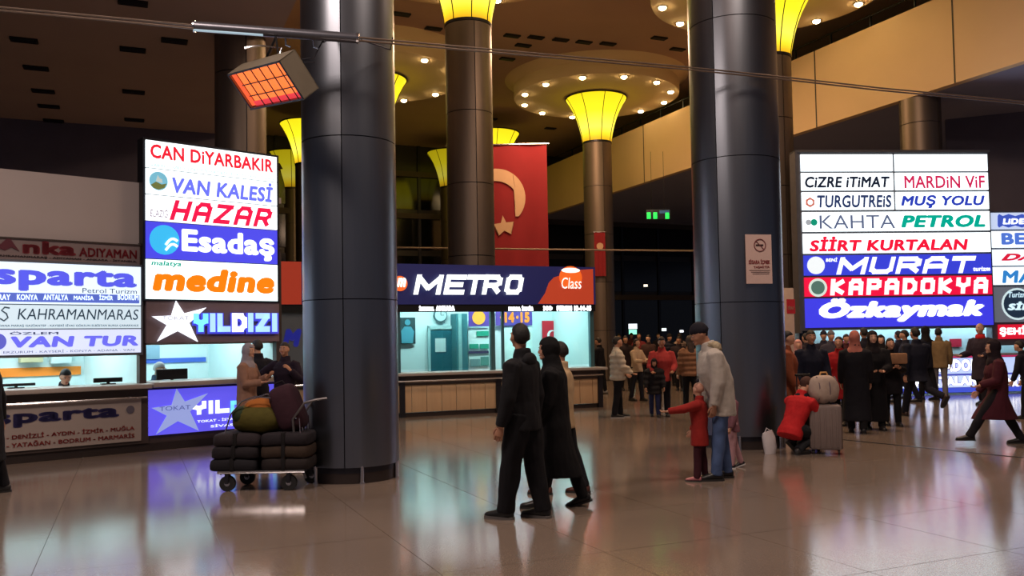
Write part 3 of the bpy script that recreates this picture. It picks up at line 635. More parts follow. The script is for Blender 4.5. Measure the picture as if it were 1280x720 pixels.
mb_.part('clock_hand', MB().box(s_-.006, s_+.006, BW-.07, BW-.062, z, z+.11).box(s_, s_+.08, BW-.07, BW-.062, z-.006, z+.006), BLACK)
pp = inbox('portrait', 500, 397, 519, 430, ink((30, 66, 70)), th=.04)
s_, z = iM(509.5, 403, BW-.05); mb_.part('portrait_figure', MB().disc_xz(s_, z, .07, BW-.055, BW-.05).poly_xz([(s_-.15, z-.5), (s_-.16, z-.2), (s_-.08, z-.1), (s_+.08, z-.1), (s_+.16, z-.22), (s_+.12, z-.5)], BW-.054, BW-.048), ink((70, 150, 170)), pp)
pv = inbox('route_board', 586, 388, 611, 408, lit((96, 70, 170), .6), BW-.28, .03)
s_, z = iM(598.5, 397, BW-.33); mb_.part('route_badge', MB().disc_xz(s_, z, .17, BW-.335, BW-.325), lit((245, 170, 60), .9), pv)
pv = inbox('platform_board', 620, 388, 665, 407, lit((82, 66, 160), .55), BW-.05, .03)
for wd, x0, x1 in (('·14', 625, 643), ('·15', 645, 662)):
    a, z1 = iM(x0, 390, BW-.1); b_, _ = iM(x1, 390, BW-.1); z0 = iM(x0, 403.5, BW-.1)[1]
    mb_.part('platform_number', text_mb(wd, a, b_, z0, z1, BW-.09, .06), lit((248, 160, 60), .9), pv)
inbox('orange_sticker', 652, 416, 663, 424, ink((225, 170, 60)))
fgp = inbox('red_flag_poster', 678, 401, 705, 446, ink((200, 24, 44)))
a, z = iM(690, 419, BW-.05); mb_.part('flag_crescent', MB().poly_xz([(a+.13*cos(t), z+.13*sin(t)) for t in [radians(40+280*i/20) for i in range(21)]] + [(a+.035+.105*cos(t), z+.105*sin(t)) for t in [radians(312-264*i/20) for i in range(21)]], BW-.05, BW-.035), ink((235, 235, 235)), fgp)
a, z = iM(698, 425, BW-.05); mb_.part('flag_star', MB().poly_xz(star_pts(a, z, .06, .025, .3), BW-.05, BW-.035), ink((235, 235, 235)), fgp)
inbox('white_notice', 706, 402, 720, 436, ink((225, 235, 238))); s_, z = iM(713, 407, BW-.05)
mb_.part('notice_emblem', MB().disc_xz(s_, z, .06, BW-.045, BW-.035), ink((150, 160, 170))); inbox('notice_line', 708, 415, 718, 420, ink((190, 150, 160)), BW-.03, .01)
bp_ = inbox('blue_notice', 721, 398, 736, 433, ink((40, 110, 190)))
for k in range(6): inbox('notice_line', 723, 402+k*5, 734, 403.4+k*5, ink((110, 160, 215)), BW-.03, .01, bp_)
inbox('noticeboard', 630, 409, 665, 470, ink((214, 240, 236)), BW-.01, .02)
for a_, b__ in ((sA+.3, sA+2.2), (sA+2.7, a1-.3)):
    f_ = mb_.part('ceiling_light', MB().box(a_, b__, .8, 1.3, mt_-.22, mt_-.12), BOOTHW); mb_.part('tube', MB().box(a_+.04, b__-.04, .84, 1.26, mt_-.25, mt_-.22), lit((222, 250, 250), 30.0), f_)
# left end of the booth with part of the second word
mb_.part('end_panel', MB().box(a0, zM(400, 420)[0], -.03, .02, mcz, mbm), ink((92, 100, 112)))
lettering(mb_, MP, None, 'M', 353, 411, 377, 434, (34, 38, 130), -.035, .08, .25, em=.7, label='navy M on the booth end panel')

# ---------------------------------------------------------------- right tower
RP = Plane(at(1002, 492, 22.6), at(1240, 491, 23.0))
def z3(x, y): return (980+x/2.88, 180+y/2.88)
rt = T('sign_tower', 'wide bright sign tower on the right with blue, red and blue panels at its foot', 'sign', (RP.sz(1120, 411)[0], 0, RP.sz(1004, 411)[1]), RP)
xa = RP.sz(1004, 300)[0]; xb = RP.sz(1238, 300)[0]; xm = RP.sz(1120.5, 300)[0]
zt = RP.sz(1002, 190.5)[1]; zb = RP.sz(1005, 411.5)[1]
rt.part('frame', MB().box(xa-.12, xb+.05, .03, .35, zb-.04, zt+.04).box(xa-.16, xa-.1, -.02, .35, zb-.1, zt+.06).box(xa-.16, xb+.06, -.02, .35, zt+.0, zt+.06), FRAME)
ysr = [(192.5, 215), (215.8, 239), (240, 263.5), (264.8, 290.5), (291.8, 318), (319, 345.5), (346.5, 372), (373, 411)]
WR = (238, 250, 255)
def rp(a, b_, y0, y1, c, em=1.7):
    z1 = RP.sz(1002, y0)[1]; z0 = RP.sz(1002, y1)[1]
    return rt.part('sign_panel', MB().box(a, b_, 0, .05, z0+.02, z1-.01), lit(c, em))
P = {}
for i in range(3): P[i, 0] = rp(xa, xm-.03, *ysr[i], WR); P[i, 1] = rp(xm+.03, xb, *ysr[i], WR)
P[3] = rp(xa, xb, *ysr[3], WR); P[4] = rp(xa, xb, *ysr[4], WR); P[5] = rp(xa, xb, *ysr[5], (52, 62, 206), 1.0); P[6] = rp(xa, xb, *ysr[6], (226, 16, 62), 1.0); P[7] = rp(xa, xb, *ysr[7], (58, 58, 220), 1.0)
def L3(par, s, x0, yt, x1, yb, c, bold=.02, shear=0., em=1.0):
    a, b1 = z3(x0, yt); c1, d1 = z3(x1, yb); return lettering(rt, RP, par, s, a, b1, c1, d1, c, -.006, bold, shear, em)
L3(P[1, 0], 'CiZRE iTiMAT', 74, 117, 380, 158, (36, 44, 64), .035, .15, .6)
L3(P[1, 1], 'MARDiN ViF', 432, 114, 722, 160, (196, 40, 90), .02, .0, .8)
L3(P[2, 0], 'TURGUTREiS', 118, 184, 386, 230, (50, 66, 110), .03, .1, .7)
L3(P[2, 1], 'MUŞ YOLU', 420, 184, 722, 232, (46, 66, 176), .04, .2, .8)
L3(P[3], 'KAHTA', 126, 256, 400, 306, (96, 110, 146), .01, 0, .7)
L3(P[3], 'PETROL', 420, 256, 724, 302, (0, 160, 140), .05, .2, .9)
L3(P[4], 'SİİRT KURTALAN', 90, 333, 662, 388, (214, 24, 60), .045, .15, .9)
L3(P[5], 'BENİ', 150, 408, 192, 424, (240, 245, 255), .03, .1)
block(rt, RP, P[5], 'MURAT', z3(186, 0)[0], z3(0, 408)[1], z3(692, 0)[0], z3(0, 470)[1], (246, 250, 255), -.006, .135, .3, 1.3, gap=.15)
L3(P[5], 'turizm', 680, 442, 742, 458, (240, 245, 255), .04, .1)
block(rt, RP, P[6], 'KAPADOKYA', z3(164, 0)[0], z3(0, 486)[1], z3(736, 0)[0], z3(0, 545)[1], (250, 246, 248), -.006, .14, .1, 1.25)
L3(P[7], 'Özkaymak', 124, 556, 722, 645, (248, 252, 255), .07, .25, 1.35)
emblem(rt, RP, P[5], *z3(115, 437), 11, (225, 235, 240), -.01, 1.0); emblem(rt, RP, P[6], *z3(122, 517), 11.5, (205, 225, 215), -.01, .9); emblem(rt, RP, P[6], *z3(122, 517), 8.5, (90, 130, 120), -.018, .6)
_, a, z, ra, rz_ = emblem(rt, RP, P[3], *z3(108, 282), 4.2, (0, 150, 120), -.006, .8)
emblem(rt, RP, P[3], *z3(88, 282), 3.6, (170, 180, 190), -.006, .7)
a, z = RP.sz(*z3(94, 210), -.01); rt.part('emblem', MB().poly_xz([(a+.13*cos(t), z+.13*sin(t)) for t in [pi*i/3+.5 for i in range(6)]], -.012, -.004), lit((205, 110, 90), .7), P[2, 0]); rt.part('emblem', MB().disc_xz(a, z, .07, -.02, -.012), lit(WR, 1.0), P[2, 0])
# neighbouring tower cut by the picture edge
n2_ = T('sign_tower', 'narrower sign tower cut off by the right picture edge', 'sign', (RP.sz(1270, 400)[0], .15, RP.sz(1242, 430, .15)[1]), RP)
xc = RP.sz(1241, 350, .15)[0]; xd = xc+2.4
n2_.part('frame', MB().box(xc-.04, xd, .2, .45, RP.sz(1242, 432, .15)[1], RP.sz(1242, 264, .15)[1]), FRAME)
Y2 = [(265, 286.5), (288, 309.5), (311, 332), (333, 356), (358, 403), (405, 424)]
N = []
for i, (y0, y1) in enumerate(Y2):
    c = [(190, 205, 235), (222, 236, 250), (214, 226, 244), (226, 240, 250), (120, 126, 140), (214, 20, 48)][i]
    N.append(n2_.part('sign_panel', MB().box(xc+(.12 if i == 5 else 0), xd, .15, .2, RP.sz(1242, y1, .15)[1], RP.sz(1242, y0, .15)[1]-.02), lit(c, [1., 1.6, 1.4, 1.6, .5, .9][i])))
def L2(i, s, x0, y0, x1, y1, c, **k): return lettering(n2_, RP, N[i], s, x0, y0, x1, y1, c, .145, **k)
blob = [(1247+44*(.5-.5*cos(pi*i/8)), 270+(-2.5 if i % 2 else 0)) for i in range(9)] + [(1291-44*(.5-.5*cos(pi*i/8)), 282+(2.5 if i % 2 else 0)) for i in range(9)]
n2_.part('splash', px_poly(RP, blob, .144, .004), lit((66, 92, 200), .8), N[0])
lettering(n2_, RP, N[0], 'LiDER', 1253, 273, 1288, 280.5, (235, 242, 255), .135, .05, .15, 1.1)
L2(1, 'BE', 1251, 291, 1282, 306, (84, 120, 196), bold=.05, em=.85); L2(2, 'DA', 1251, 317, 1292, 326, (205, 30, 60), bold=.05, shear=.4, em=.85); L2(3, 'MA', 1252, 338, 1292, 354, (52, 130, 190), bold=.04, shear=.1, em=.85)
emblem(n2_, RP, N[4], 1272, 380, 20, (205, 230, 235), .144, .9); emblem(n2_, RP, N[4], 1272, 380, 17.5, (40, 60, 84), .137, .5)
lettering(n2_, RP, N[4], 'Turizm', 1260, 365, 1284, 372, (190, 215, 225), .12, .03, .2, .9); lettering(n2_, RP, N[4], 'SİB', 1259, 377, 1288, 388, (200, 225, 235), .12, .06, .2, 1.0)
lettering(n2_, RP, N[5], 'ŞEHİR', 1249, 407, 1292, 421, (255, 240, 244), .14, .06, 0, 1.3)
# counter and booth under it
rb = T('ticket_booth', 'white lit ticket booth under the right sign tower', 'booth', (xa, .3, 0), RP)
xe = xd+.2
rb.part('back_wall', MB().box(xa+.55, xe, 1.0, 1.06, 0, 2.2), BOOTHW)
rb.part('roof', MB().box(xa+.55, xe, .3, 1.06, 1.9, 2.0), BOOTHW)
rb.part('ceiling_light', MB().box(xa+.7, xe-.4, .5, .7, 1.84, 1.9), lit((205, 235, 255), 8.0))
for x0, x1, c in ((1040, 1062, (190, 60, 90)), (1120, 1150, (60, 60, 70)), (1188, 1202, (200, 30, 60)), (1212, 1222, (200, 30, 60))):
    a = RP.sz(x0, 430, .95)[0]; b_ = RP.sz(x1, 430, .95)[0]; rb.part('wall_notice', MB().box(a, b_, .95, .99, 1.2, 1.42), ink(c))
rc = T('ticket_counter', 'counter with a lit blue and white banner front under the right sign tower', 'counter', (xa, .1, 0), RP)
rcz = RP.sz(1120, 444)[1]
rc.part('worktop', MB().box(xa-.1, xe, -.1, .35, rcz-.05, rcz, .01), TOPM)
rc.part('front_panel', MB().box(xa-.1, xe, .06, .12, .02, rcz-.05), DBROWN)
def rcp(y0, y1, c, em, x0=xa, x1=xe): return rc.part('banner_strip', MB().box(x0, x1, .02, .06, RP.sz(1180, y1)[1], RP.sz(1180, y0)[1]), lit(c, em))
rcp(444.5, 447.5, (190, 40, 90), .8); w1 = rcp(448, 467.5, (186, 205, 250), 1.0); rcp(468, 469.5, (80, 90, 210), .8); w2 = rcp(470, 484.5, (196, 214, 250), 1.0); rcp(485, 491, (66, 84, 210), .9)
def LC(par, s, x0, y0, x1, y1): 
    lettering(rc, RP, par, s, x0-.6, y0-.6, x1+.6, y1+.6, (120, 110, 200), .016, .11, 0, .7, 'letter_outline'); lettering(rc, RP, par, s, x0, y0, x1, y1, (250, 252, 255), .008, .06, 0, 1.3)
LC(w1, 'KAPADOKYA', 1153, 450, 1242, 465.5); LC(w2, 'KURTALAN', 1144, 471.5, 1222, 483.5); LC(w2, 'MURAT', 1258, 471.5, 1300, 483.5); LC(w1, 'SİİRT', 1040, 450, 1100, 465.5)

# ---------------------------------------------------------------- flags, notices
def cloth_flag(t, name, X0, X1, Y, z0, z1, mt, amp, nx=40, nz=30, par=None, th=.012):
    vs = []
    fn = lambda x, z: amp*sin((x-X0)/(X1-X0)*17+ (z1-z)*.25)*(.25+.75*(z1-z)/(z1-z0)) + amp*.6*sin((x-X0)*9+(z1-z)*.9)*(z1-z)/(z1-z0)
    g = MB()
    for s_ in (0, 1):
        base = len(g.v)
        g.v += [V((X0+(X1-X0)*i/nx, Y+fn(X0+(X1-X0)*i/nx, z0+(z1-z0)*j/nz)+s_*th, z0+(z1-z0)*j/nz)) for j in range(nz+1) for i in range(nx+1)]
        for j in range(nz):
            for i in range(nx):
                a = base+j*(nx+1)+i; g.f.append((a, a+1, a+nx+2, a+nx+1))
    t.part(name, g, mt, par, sharp=180); return fn
FY = 29.5
fa = at(560, 250, FY); fb_ = at(684.5, 250, FY); ftz = at(684, 181, FY).z
fg = T('hanging_flag', 'very large red flag with crescent and star hanging behind the teal lit booth', 'flag', (at(622, 250, FY).x, FY, ftz-6.0))
fn = cloth_flag(fg, 'flag_cloth', fa.x, fb_.x, FY, ftz-6.2, ftz, mat('flag_red', rgb(132, 16, 28), .85, amt=.12, scale=2), .05)
def drape(pts_poly, mtl, name):
    # fan-triangulated outline laid on the folded cloth
    bm = bmesh.new(); vv = [bm.verts.new((x, 0, z)) for x, z in pts_poly]; bm.faces.new(vv)
    bmesh.ops.triangulate(bm, faces=bm.faces[:]); bmesh.ops.subdivide_edges(bm, edges=bm.edges[:], cuts=3, use_grid_fill=True)
    bm.verts.index_update(); g = MB(); g.v = [V((q.co.x, FY+fn(q.co.x, q.co.z)-.03, q.co.z)) for q in bm.verts]; g.f = [tuple(q.index for q in f.verts) for f in bm.faces]; bm.free()
    fg.part(name, g, mtl, sharp=180)
FWM = mat('flag_white', rgb(196, 160, 128), .8, amt=.05)
cx_, cz_ = at(620, 247.5, FY).x, at(620, 247.5, FY).z; R1 = 37*FY/F; R2 = R1*.8
px_ = cx_-.0; 
outer = [(cx_+R1*cos(t), cz_+R1*sin(t)) for t in [radians(-40+260*i/36) for i in range(37)]]
c2x, c2z = cx_-.03, cz_-.22
inner_ = [(c2x+R2*cos(t), c2z+R2*sin(t)) for t in [radians(212-244*i/36) for i in range(37)]]
drape(outer+inner_, FWM, 'crescent')
sp_ = at(630, 283, FY); drape(star_pts(sp_.x, sp_.z, .37, .15, -.1), FWM, 'star')
fg.part('pole', MB().tube([(fa.x-.05, FY, ftz+.03), (fb_.x+.08, FY, ftz+.03)], .035), CHROME)
# small banner on the fourth column
BY = 33.3; b0 = at(742.5, 290, BY); b1 = at(757.5, 345, BY)
sb = T('small_banner', 'narrow red banner hanging on the slim lamp column', 'flag', ((b0.x+b1.x)/2, BY, b1.z))
cloth_flag(sb, 'banner_cloth', b0.x, b1.x, BY, b1.z, b0.z, mat('flag_red', (0, 0, 0, 1)), .015, 12, 12)
g = MB().disc_xz((b0.x+b1.x)/2, b0.z-.55, .13, BY-.06, BY-.05); sb.part('emblem', g, mat('flag_white', (0, 0, 0, 1))); sb.part('rod', MB().tube([(b0.x-.03, BY, b0.z), (b1.x+.03, BY, b0.z)], .02), CHROME)
# no smoking notice wrapped flat on the broad right column
NY = 12.31
n0 = at(931.5, 293, NY); n1 = at(967.5, 354, NY)
NP = Plane((n0.x, NY+.0), (n1.x, NY+.07))
ns = T('no_smoking_notice', 'pale paper no smoking notice with red ring taped on the right broad column', 'notice', (.2, 0, n1.z), NP)
nw = (V((n1.x, NY+.07))-V((n0.x, NY+.0))).length
hh = n0.z-n1.z
ns.part('paper', MB().box(0, nw, 0, .008, n1.z, n0.z), mat('paper_pale', rgb(206, 178, 170), .8, amt=.05))
RK = ink((120, 60, 64)); rx = nw*.55; rz_ = n0.z-hh*.22
ns.part('red_ring', MB().tube([(rx+.085*cos(t), -.004, rz_+.085*sin(t)) for t in [2*pi*i/24 for i in range(25)]], .007, 5), RK)
ns.part('red_ring', MB().tube([(rx-.06, -.004, rz_+.06), (rx+.06, -.004, rz_-.06)], .006, 5), RK)
ns.part('cigarette', MB().box(rx-.06, rx+.05, -.004, 0, rz_-.012, rz_+.012), ink((50, 30, 30)))
ns.part('lettering', text_mb('SİGARA İÇMEK', nw*.1, nw*.92, n1.z+hh*.38, n1.z+hh*.5, -.001, .05), ink((168, 70, 74)))
ns.part('lettering', text_mb('YASAKTIR', nw*.28, nw*.9, n1.z+hh*.31, n1.z+hh*.36, -.001, .03), ink((168, 70, 74)))
for k in range(3): ns.part('text_line', MB().box(nw*(.12+.06*(2-k)), nw*(.92-.02*(2-k)), -.002, 0, n1.z+hh*(.19+.035*k), n1.z+hh*(.205+.035*k)), ink((90, 70, 70)))
# cream notice board with red mark beyond the right column
BP = Plane((at(970, 380, 21.8).x, 21.8), (at(999, 380, 22.1).x, 22.1))
cb = T('notice_board', 'cream standing board with a red printed mark right of the notice column', 'board', (0, 0, 0), BP)
bw_ = .57; bz1 = BP.sz(980, 360)[1]
cb.part('panel', MB().box(0, bw_, 0, .05, 0, bz1, .006), mat('board_cream', rgb(206, 180, 160), .8))
a, z1 = BP.sz(983, 374); b_, z0 = BP.sz(994, 392); cb.part('red_mark', MB().box(a, b_, -.006, 0, z0, z1), ink((190, 40, 50))); cb.part('lettering', text_mb('DİKKAT', a+.03, b_-.03, z0+.1, z0+.2, -.008, .04), mat('board_cream', (0, 0, 0, 1)))

# exit sign and far lamps under the gallery
EY = 31.0; e0 = at(808, 262, EY); e1 = at(838, 274, EY)
es = T('exit_sign', 'small dark hanging sign with green lit symbols under the gallery', 'sign', ((e0.x+e1.x)/2, EY, e1.z))
es.part('housing', MB().box(e0.x, e1.x, EY, EY+.1, e1.z, e0.z, .01), ink((30, 44, 60)))
es.part('hanger', MB().tube([(e0.x+.2, EY+.05, e0.z), (e0.x+.2, EY+.05, 8.2)], .006), BLACK).parent = es.o
es.part('hanger', MB().tube([(e1.x-.2, EY+.05, e0.z), (e1.x-.2, EY+.05, 8.2)], .006), BLACK)
GR = lit((40, 235, 90), 1.2)
for x in (811, 819, 834):
    a = at(x, 269, EY); es.part('green_symbol', MB().box(a.x-.07, a.x+.07, EY-.01, EY, a.z-.13, a.z+.1, .004), GR)
es.part('blue_symbol', MB().box(at(818, 0, EY).x, at(830, 0, EY).x, EY-.01, EY, at(824, 264, EY).z-.08, at(824, 262, EY).z-.03), lit((60, 100, 130), .5))
for i, (px, py, Y, c, s_, lab) in enumerate([(807, 357, 44, (255, 244, 220), .1, 'small round white lamp on the dark rear wall right of the slim lamp column'),
        (791, 408, 45, (235, 245, 255), .22, 'far white lit shop window above the mid crowd heads'), (791, 415, 45, (140, 240, 200), .2, 'far green tinted lamp just above the mid crowd heads'),
        (852, 414, 45, (245, 250, 255), .1, 'far small white lamp left of the right broad column'), (830, 412, 45, (225, 235, 235), .12, 'far dim pale lamp above the red jacket man')]):
    g = at(px, py, Y); t = T('far_lamp', lab, 'lamp', g); t.part('housing', MB().box(g.x-s_-.03, g.x+s_+.03, Y, Y+.1, g.z-s_*.6-.03, g.z+s_*.6+.03, .01), BLACK); t.part('lens', MB().box(g.x-s_, g.x+s_, Y-.02, Y, g.z-s_*.6, g.z+s_*.6, .01), lit(c, 1.5))

# ---------------------------------------------------------------- cables, heater
def cable(label, pts, r, n=2, mt=DARKSTEEL, sag=0):
    P0 = [at(*p_) for p_ in pts]; c0 = P0[0]
    t = T('overhead_cable', label, 'cable', c0)
    for k in range(n):
        o_ = V((0, 0, -.035*k)); t.part('strand', MB().tube([p_+o_ for p_ in P0], r, 6), mt)
    return t
CABM = mat('cable_grey', rgb(128, 112, 100), .4, .6)
cable('twin steel cable strung across the whole hall in front of both broad columns', [(-120, -4, 9.2), (0, 9, 9.3), (120, 20, 9.35), (240, 31.5, 9.4), (450, 47, 9.5), (640, 64, 10.6), (860, 84, 12.0), (960, 94, 12.2), (1100, 110, 12.6), (1280, 127, 13.0), (1400, 139, 13.2)], .011, 2, CABM)
cable('thin pale cable strung low behind the central columns above the navy fascia', [(380, 308, 26.5), (497, 309.5, 26.5), (700, 312, 26.5), (868, 313.5, 26.5), (960, 314, 26.5)], .03, 1, CABM)
h0 = at(243, 33, 9.3); h1 = at(448, 48, 9.42)
ft = T('strip_light', 'long grey unlit tube fitting hung on the cable at upper left', 'lamp', h0)
d_ = (h1-h0); ft.part('housing', MB().tube([h0, h0+d_*.5+V((0, 0, -.0)), h1], .055, 12), mat('fitting_grey', rgb(98, 98, 106), .35, .6))
ft.part('end_cap', MB().tube([h0-d_*.005, h0+d_*.006], .062, 12), CHROME); ft.part('end_cap', MB().tube([h1-d_*.01, h1+d_*.005], .062, 12), CHROME)
ft.part('edge_glint', MB().tube([h0+V((0, -.03, -.05)), h0+d_*.42+V((0, -.03, -.05))], .012, 6), lit((170, 200, 215), .6))  # bright edge put in as emission; the fitting itself is unlit
for p_ in (.55, .72): c = h0+d_*p_; ft.part('hook', MB().tube([c, c+V((0, .03, -.12)), c+V((.05, .03, -.14))], .01, 6), CHROME)
# bracket behind, fixing to the broad column
k0 = at(404, 52, 9.5); kb = T('wall_bracket', 'thin dark bracket fixing the heater and cable to the left broad column', 'bracket', k0)
kb.part('arm', MB().tube([k0, at(420, 44, 10.0)], .015, 6), DARKSTEEL); kb.part('loop', MB().tube([at(404, 50, 9.48), at(392, 72, 9.5), at(378, 74, 9.5), at(380, 78, 9.5), at(394, 78, 9.5)], .008, 6), DARKSTEEL)
kb.part('tie', MB().tube([at(452, 50, 9.55), at(488, 62, 10.15), at(491, 47, 9.75)], .01, 6), DARKSTEEL)
# quartz heater
S_ = 9.1/F
tl_ = at(281, 95, 9.5); ux = at(345.5, 78, 8.68)-tl_; vy = at(317, 135.5, 9.62)-tl_
U = ux.normalized(); Vv = (vy-U*vy.dot(U)).normalized(); Wd = U.cross(Vv)
if Wd.y < 0: Wd = -Wd
LU, LV, LW = ux.length, vy.length, .22; hc = tl_+ux*.5+vy*.5
MT = Matrix((U, Vv, Wd)).transposed()
ht = T('quartz_heater', 'glowing orange quartz heater hanging from the strip light at upper left', 'heater', hc)
def hbox(x0, x1, y0, y1, z0, z1): g = MB().box(x0, x1, y0, y1, z0, z1); g.v = [MT @ q+hc for q in g.v]; return g
a_, b__ = LU/2, LV/2
ht.part('back_shell', hbox(-a_, a_, -b__, b__, LW-.01, LW), mat('heater_shell', rgb(150, 138, 118), .4, .5))
for nm, bx in (('side_shell', (-a_, a_, -b__, -b__+.012, 0, LW)), ('side_shell', (-a_, a_, b__-.012, b__, 0, LW)), ('end_shell', (-a_, -a_+.012, -b__, b__, 0, LW)), ('end_shell', (a_-.012, a_, -b__, b__, 0, LW))):
    ht.part(nm, hbox(*bx), mat('heater_shell', (0, 0, 0, 1)))
HOT = lit((255, 118, 52), 1.35); HOT2 = lit((236, 60, 70), .9)
ht.part('heating_element', hbox(-a_+.14, a_-.04, -b__+.03, b__-.08, .03, .045), HOT)
ht.part('heating_element', hbox(-a_+.02, -a_+.09, -b__+.03, b__-.03, .03, .045), lit((250, 96, 56), 1.1)); ht.part('reflector', hbox(-a_+.09, a_-.02, b__-.075, b__-.02, .035, .05), HOT2)
ht.part('reflector', hbox(-a_+.012, a_-.012, -b__+.012, b__-.012, .05, .06), DARKSTEEL)
for k in range(1, 6): x = -a_+.14+(LU-.18)*k/5.4; ht.part('grille_wire', hbox(x-.005, x+.005, -b__+.01, b__-.01, .008, .016), BLACK)
for k in range(1, 3): y = -b__+.03+(LV-.1)*k/2.6; ht.part('grille_wire', hbox(-a_+.13, a_-.01, y-.005, y+.005, .008, .016), BLACK)
for bx in ((-a_, a_, -b__, -b__+.02, -.006, .004), (-a_, a_, b__-.02, b__, -.006, .004), (-a_, -a_+.02, -b__, b__, -.006, .004), (a_-.02, a_, -b__, b__, -.006, .004)): ht.part('front_frame', hbox(*bx), DARKSTEEL)
tp = hc+Wd*LW*.6; ht.part('yoke', MB().tube([tp-Vv*.1-U*.2, at(345, 46, 9.3), tp-Vv*.1+U*.25], .012, 6), BLACK); ht.part('cord', MB().tube([tp, at(352, 60, 9.3), at(325, 57, 9.2), at(306, 60, 9.2)], .012, 6), CHROME)
# ================================================================== PEOPLE
PENDING = []      # (object, voxel, extra MB, post function)
def later(name, mb, voxel, mt, parent, extra=None, post=None):
    o = obj(name, mb.mesh(name), mt, parent)
    md = o.modifiers.new('r', 'REMESH'); md.mode = 'VOXEL'; md.voxel_size = voxel; md.use_smooth_shade = True
    sm = o.modifiers.new('s', 'SMOOTH'); sm.iterations = 3; sm.factor = .5
    PENDING.append((o, extra, post)); return o
def flush():
    bpy.context.view_layer.update(); dg = bpy.context.evaluated_depsgraph_get()
    out = []
    for o, ex, post in PENDING: out.append(bpy.data.meshes.new_from_object(o.evaluated_get(dg)))
    for (o, ex, post), me in zip(PENDING, out):
        mt = o.data.materials[0]; old = o.data; nm = o.name.split('.')[0]
        if ex is not None and ex.v:
            bm = bmesh.new(); bm.from_mesh(me); e2 = ex.mesh('e'); bm.from_mesh(e2); bm.to_mesh(me); bm.free(); bpy.data.meshes.remove(e2)
        if post:
            nr = [v.normal.copy() for v in me.vertices]
            for v, n_ in zip(me.vertices, nr): v.co += n_*post(v.co)
        o.modifiers.clear(); o.data = me; me.name = nm
        if not me.materials: me.materials.append(mt)
        me.polygons.foreach_set('use_smooth', [True]*len(me.polygons))
        bpy.data.meshes.remove(old)
    PENDING.clear()

def mixv(a, b, t): return a*(1-t)+b*t
SKIN = {'a': (196, 148, 122), 'b': (172, 124, 98), 'c': (208, 164, 140)}
def hand_mb(k, W, D, N, side, n=6, curl=.5):
    """W wrist, D direction of the hand, N palm normal; fingers separate and bent"""
    g = MB(); D = D.normalized(); N = (N-D*N.dot(D)).normalized(); S = D.cross(N)*side
    g.loft([(W, S*.024*k, N*.018*k), (W+D*.03*k, S*.032*k, N*.016*k), (W+D*.07*k, S*.040*k, N*.014*k), (W+D*.088*k, S*.038*k, N*.012*k)], 8)
    for i, (o_, L) in enumerate(((.029, .072), (.010, .082), (-.010, .076), (-.029, .060))):
        p = W+D*.084*k+S*o_*k; q = [p]; a = curl*.35; L *= k
        for f_, da in ((.45, curl*.7), (.3, curl*.6), (.25, 0)):
            q.append(q[-1]+(D*cos(a)+N*sin(a))*L*f_); a += da
        g.tube(q, [.0095*k, .009*k, .008*k, .006*k], n)
    p = W+D*.022*k+S*.026*k; dd = (D*.75+S*.6+N*.25).normalized()
    g.tube([p, p+dd*.032*k, p+dd*.032*k+(D*.9+S*.15+N*.3).normalized()*.03*k, p+dd*.032*k+(D*.95+N*.4).normalized()*.05*k], [.012*k, .0105*k, .009*k, .007*k], n)
    return g

def head_parts(k, hc, R, lod):
    """R head rotation; hc head centre; returns list of rings-based mesh builder (head, nose, ears, chin)"""
    g = MB(); n = 16 if lod < 2 else 12; m = 12 if lod < 2 else 8
    vs = []; fs = []
    for j in range(1, m):
        ph = -pi/2+pi*j/m; z = sin(ph)
        for i in range(n):
            t = 2*pi*i/n; x = cos(ph)*cos(t); y = cos(ph)*sin(t)
            X = x*.074; Y = y*.096; Z = z*.114
            if z < 0: X *= 1+.18*z; Y *= 1+(.12*z if y > 0 else .38*z); Y += .016*(-z)
            if z > .2 and y > .3: Y *= .96
            vs.append(V((X, Y, Z))*k)
    vs += [V((0, .02, -.112))*k, V((0, 0, .114))*k]
    for j in range(m-2):
        for i in range(n): q = (i+1) % n; fs.append((j*n+i, j*n+q, (j+1)*n+q, (j+1)*n+i))
    for i in range(n): q = (i+1) % n; fs.append((len(vs)-2, q, i)); fs.append((len(vs)-1, (m-2)*n+i, (m-2)*n+q))
    g.add([R @ v+hc for v in vs], fs)
    def P(x, y, z): return R @ (V((x, y, z))*k)+hc
    g.loft([(P(0, .085, .022), R @ V((.006, 0, 0))*k, R @ V((0, .006, 0))*k), (P(0, .098, -.005), R @ V((.010, 0, 0))*k, R @ V((0, .012, 0))*k), (P(0, .104, -.022), R @ V((.015, 0, 0))*k, R @ V((0, .015, 0))*k), (P(0, .092, -.032), R @ V((.012, 0, 0))*k, R @ V((0, .01, 0))*k)], 8)
    g.ell(P(0, .086, -.078), .028*k, .02*k, .02*k, 8, 6, R)                       # chin
    for s_ in (-1, 1):
        g.ell(P(s_*.076, -.004, -.008), .012*k, .020*k, .034*k, 8, 6, R)           # ears
        g.ell(P(s_*.030, .080, .028), .028*k, .012*k, .008*k, 8, 5, R)             # brows
        g.ell(P(s_*.044, .062, -.026), .022*k, .02*k, .02*k, 8, 5, R)              # cheeks
    return g

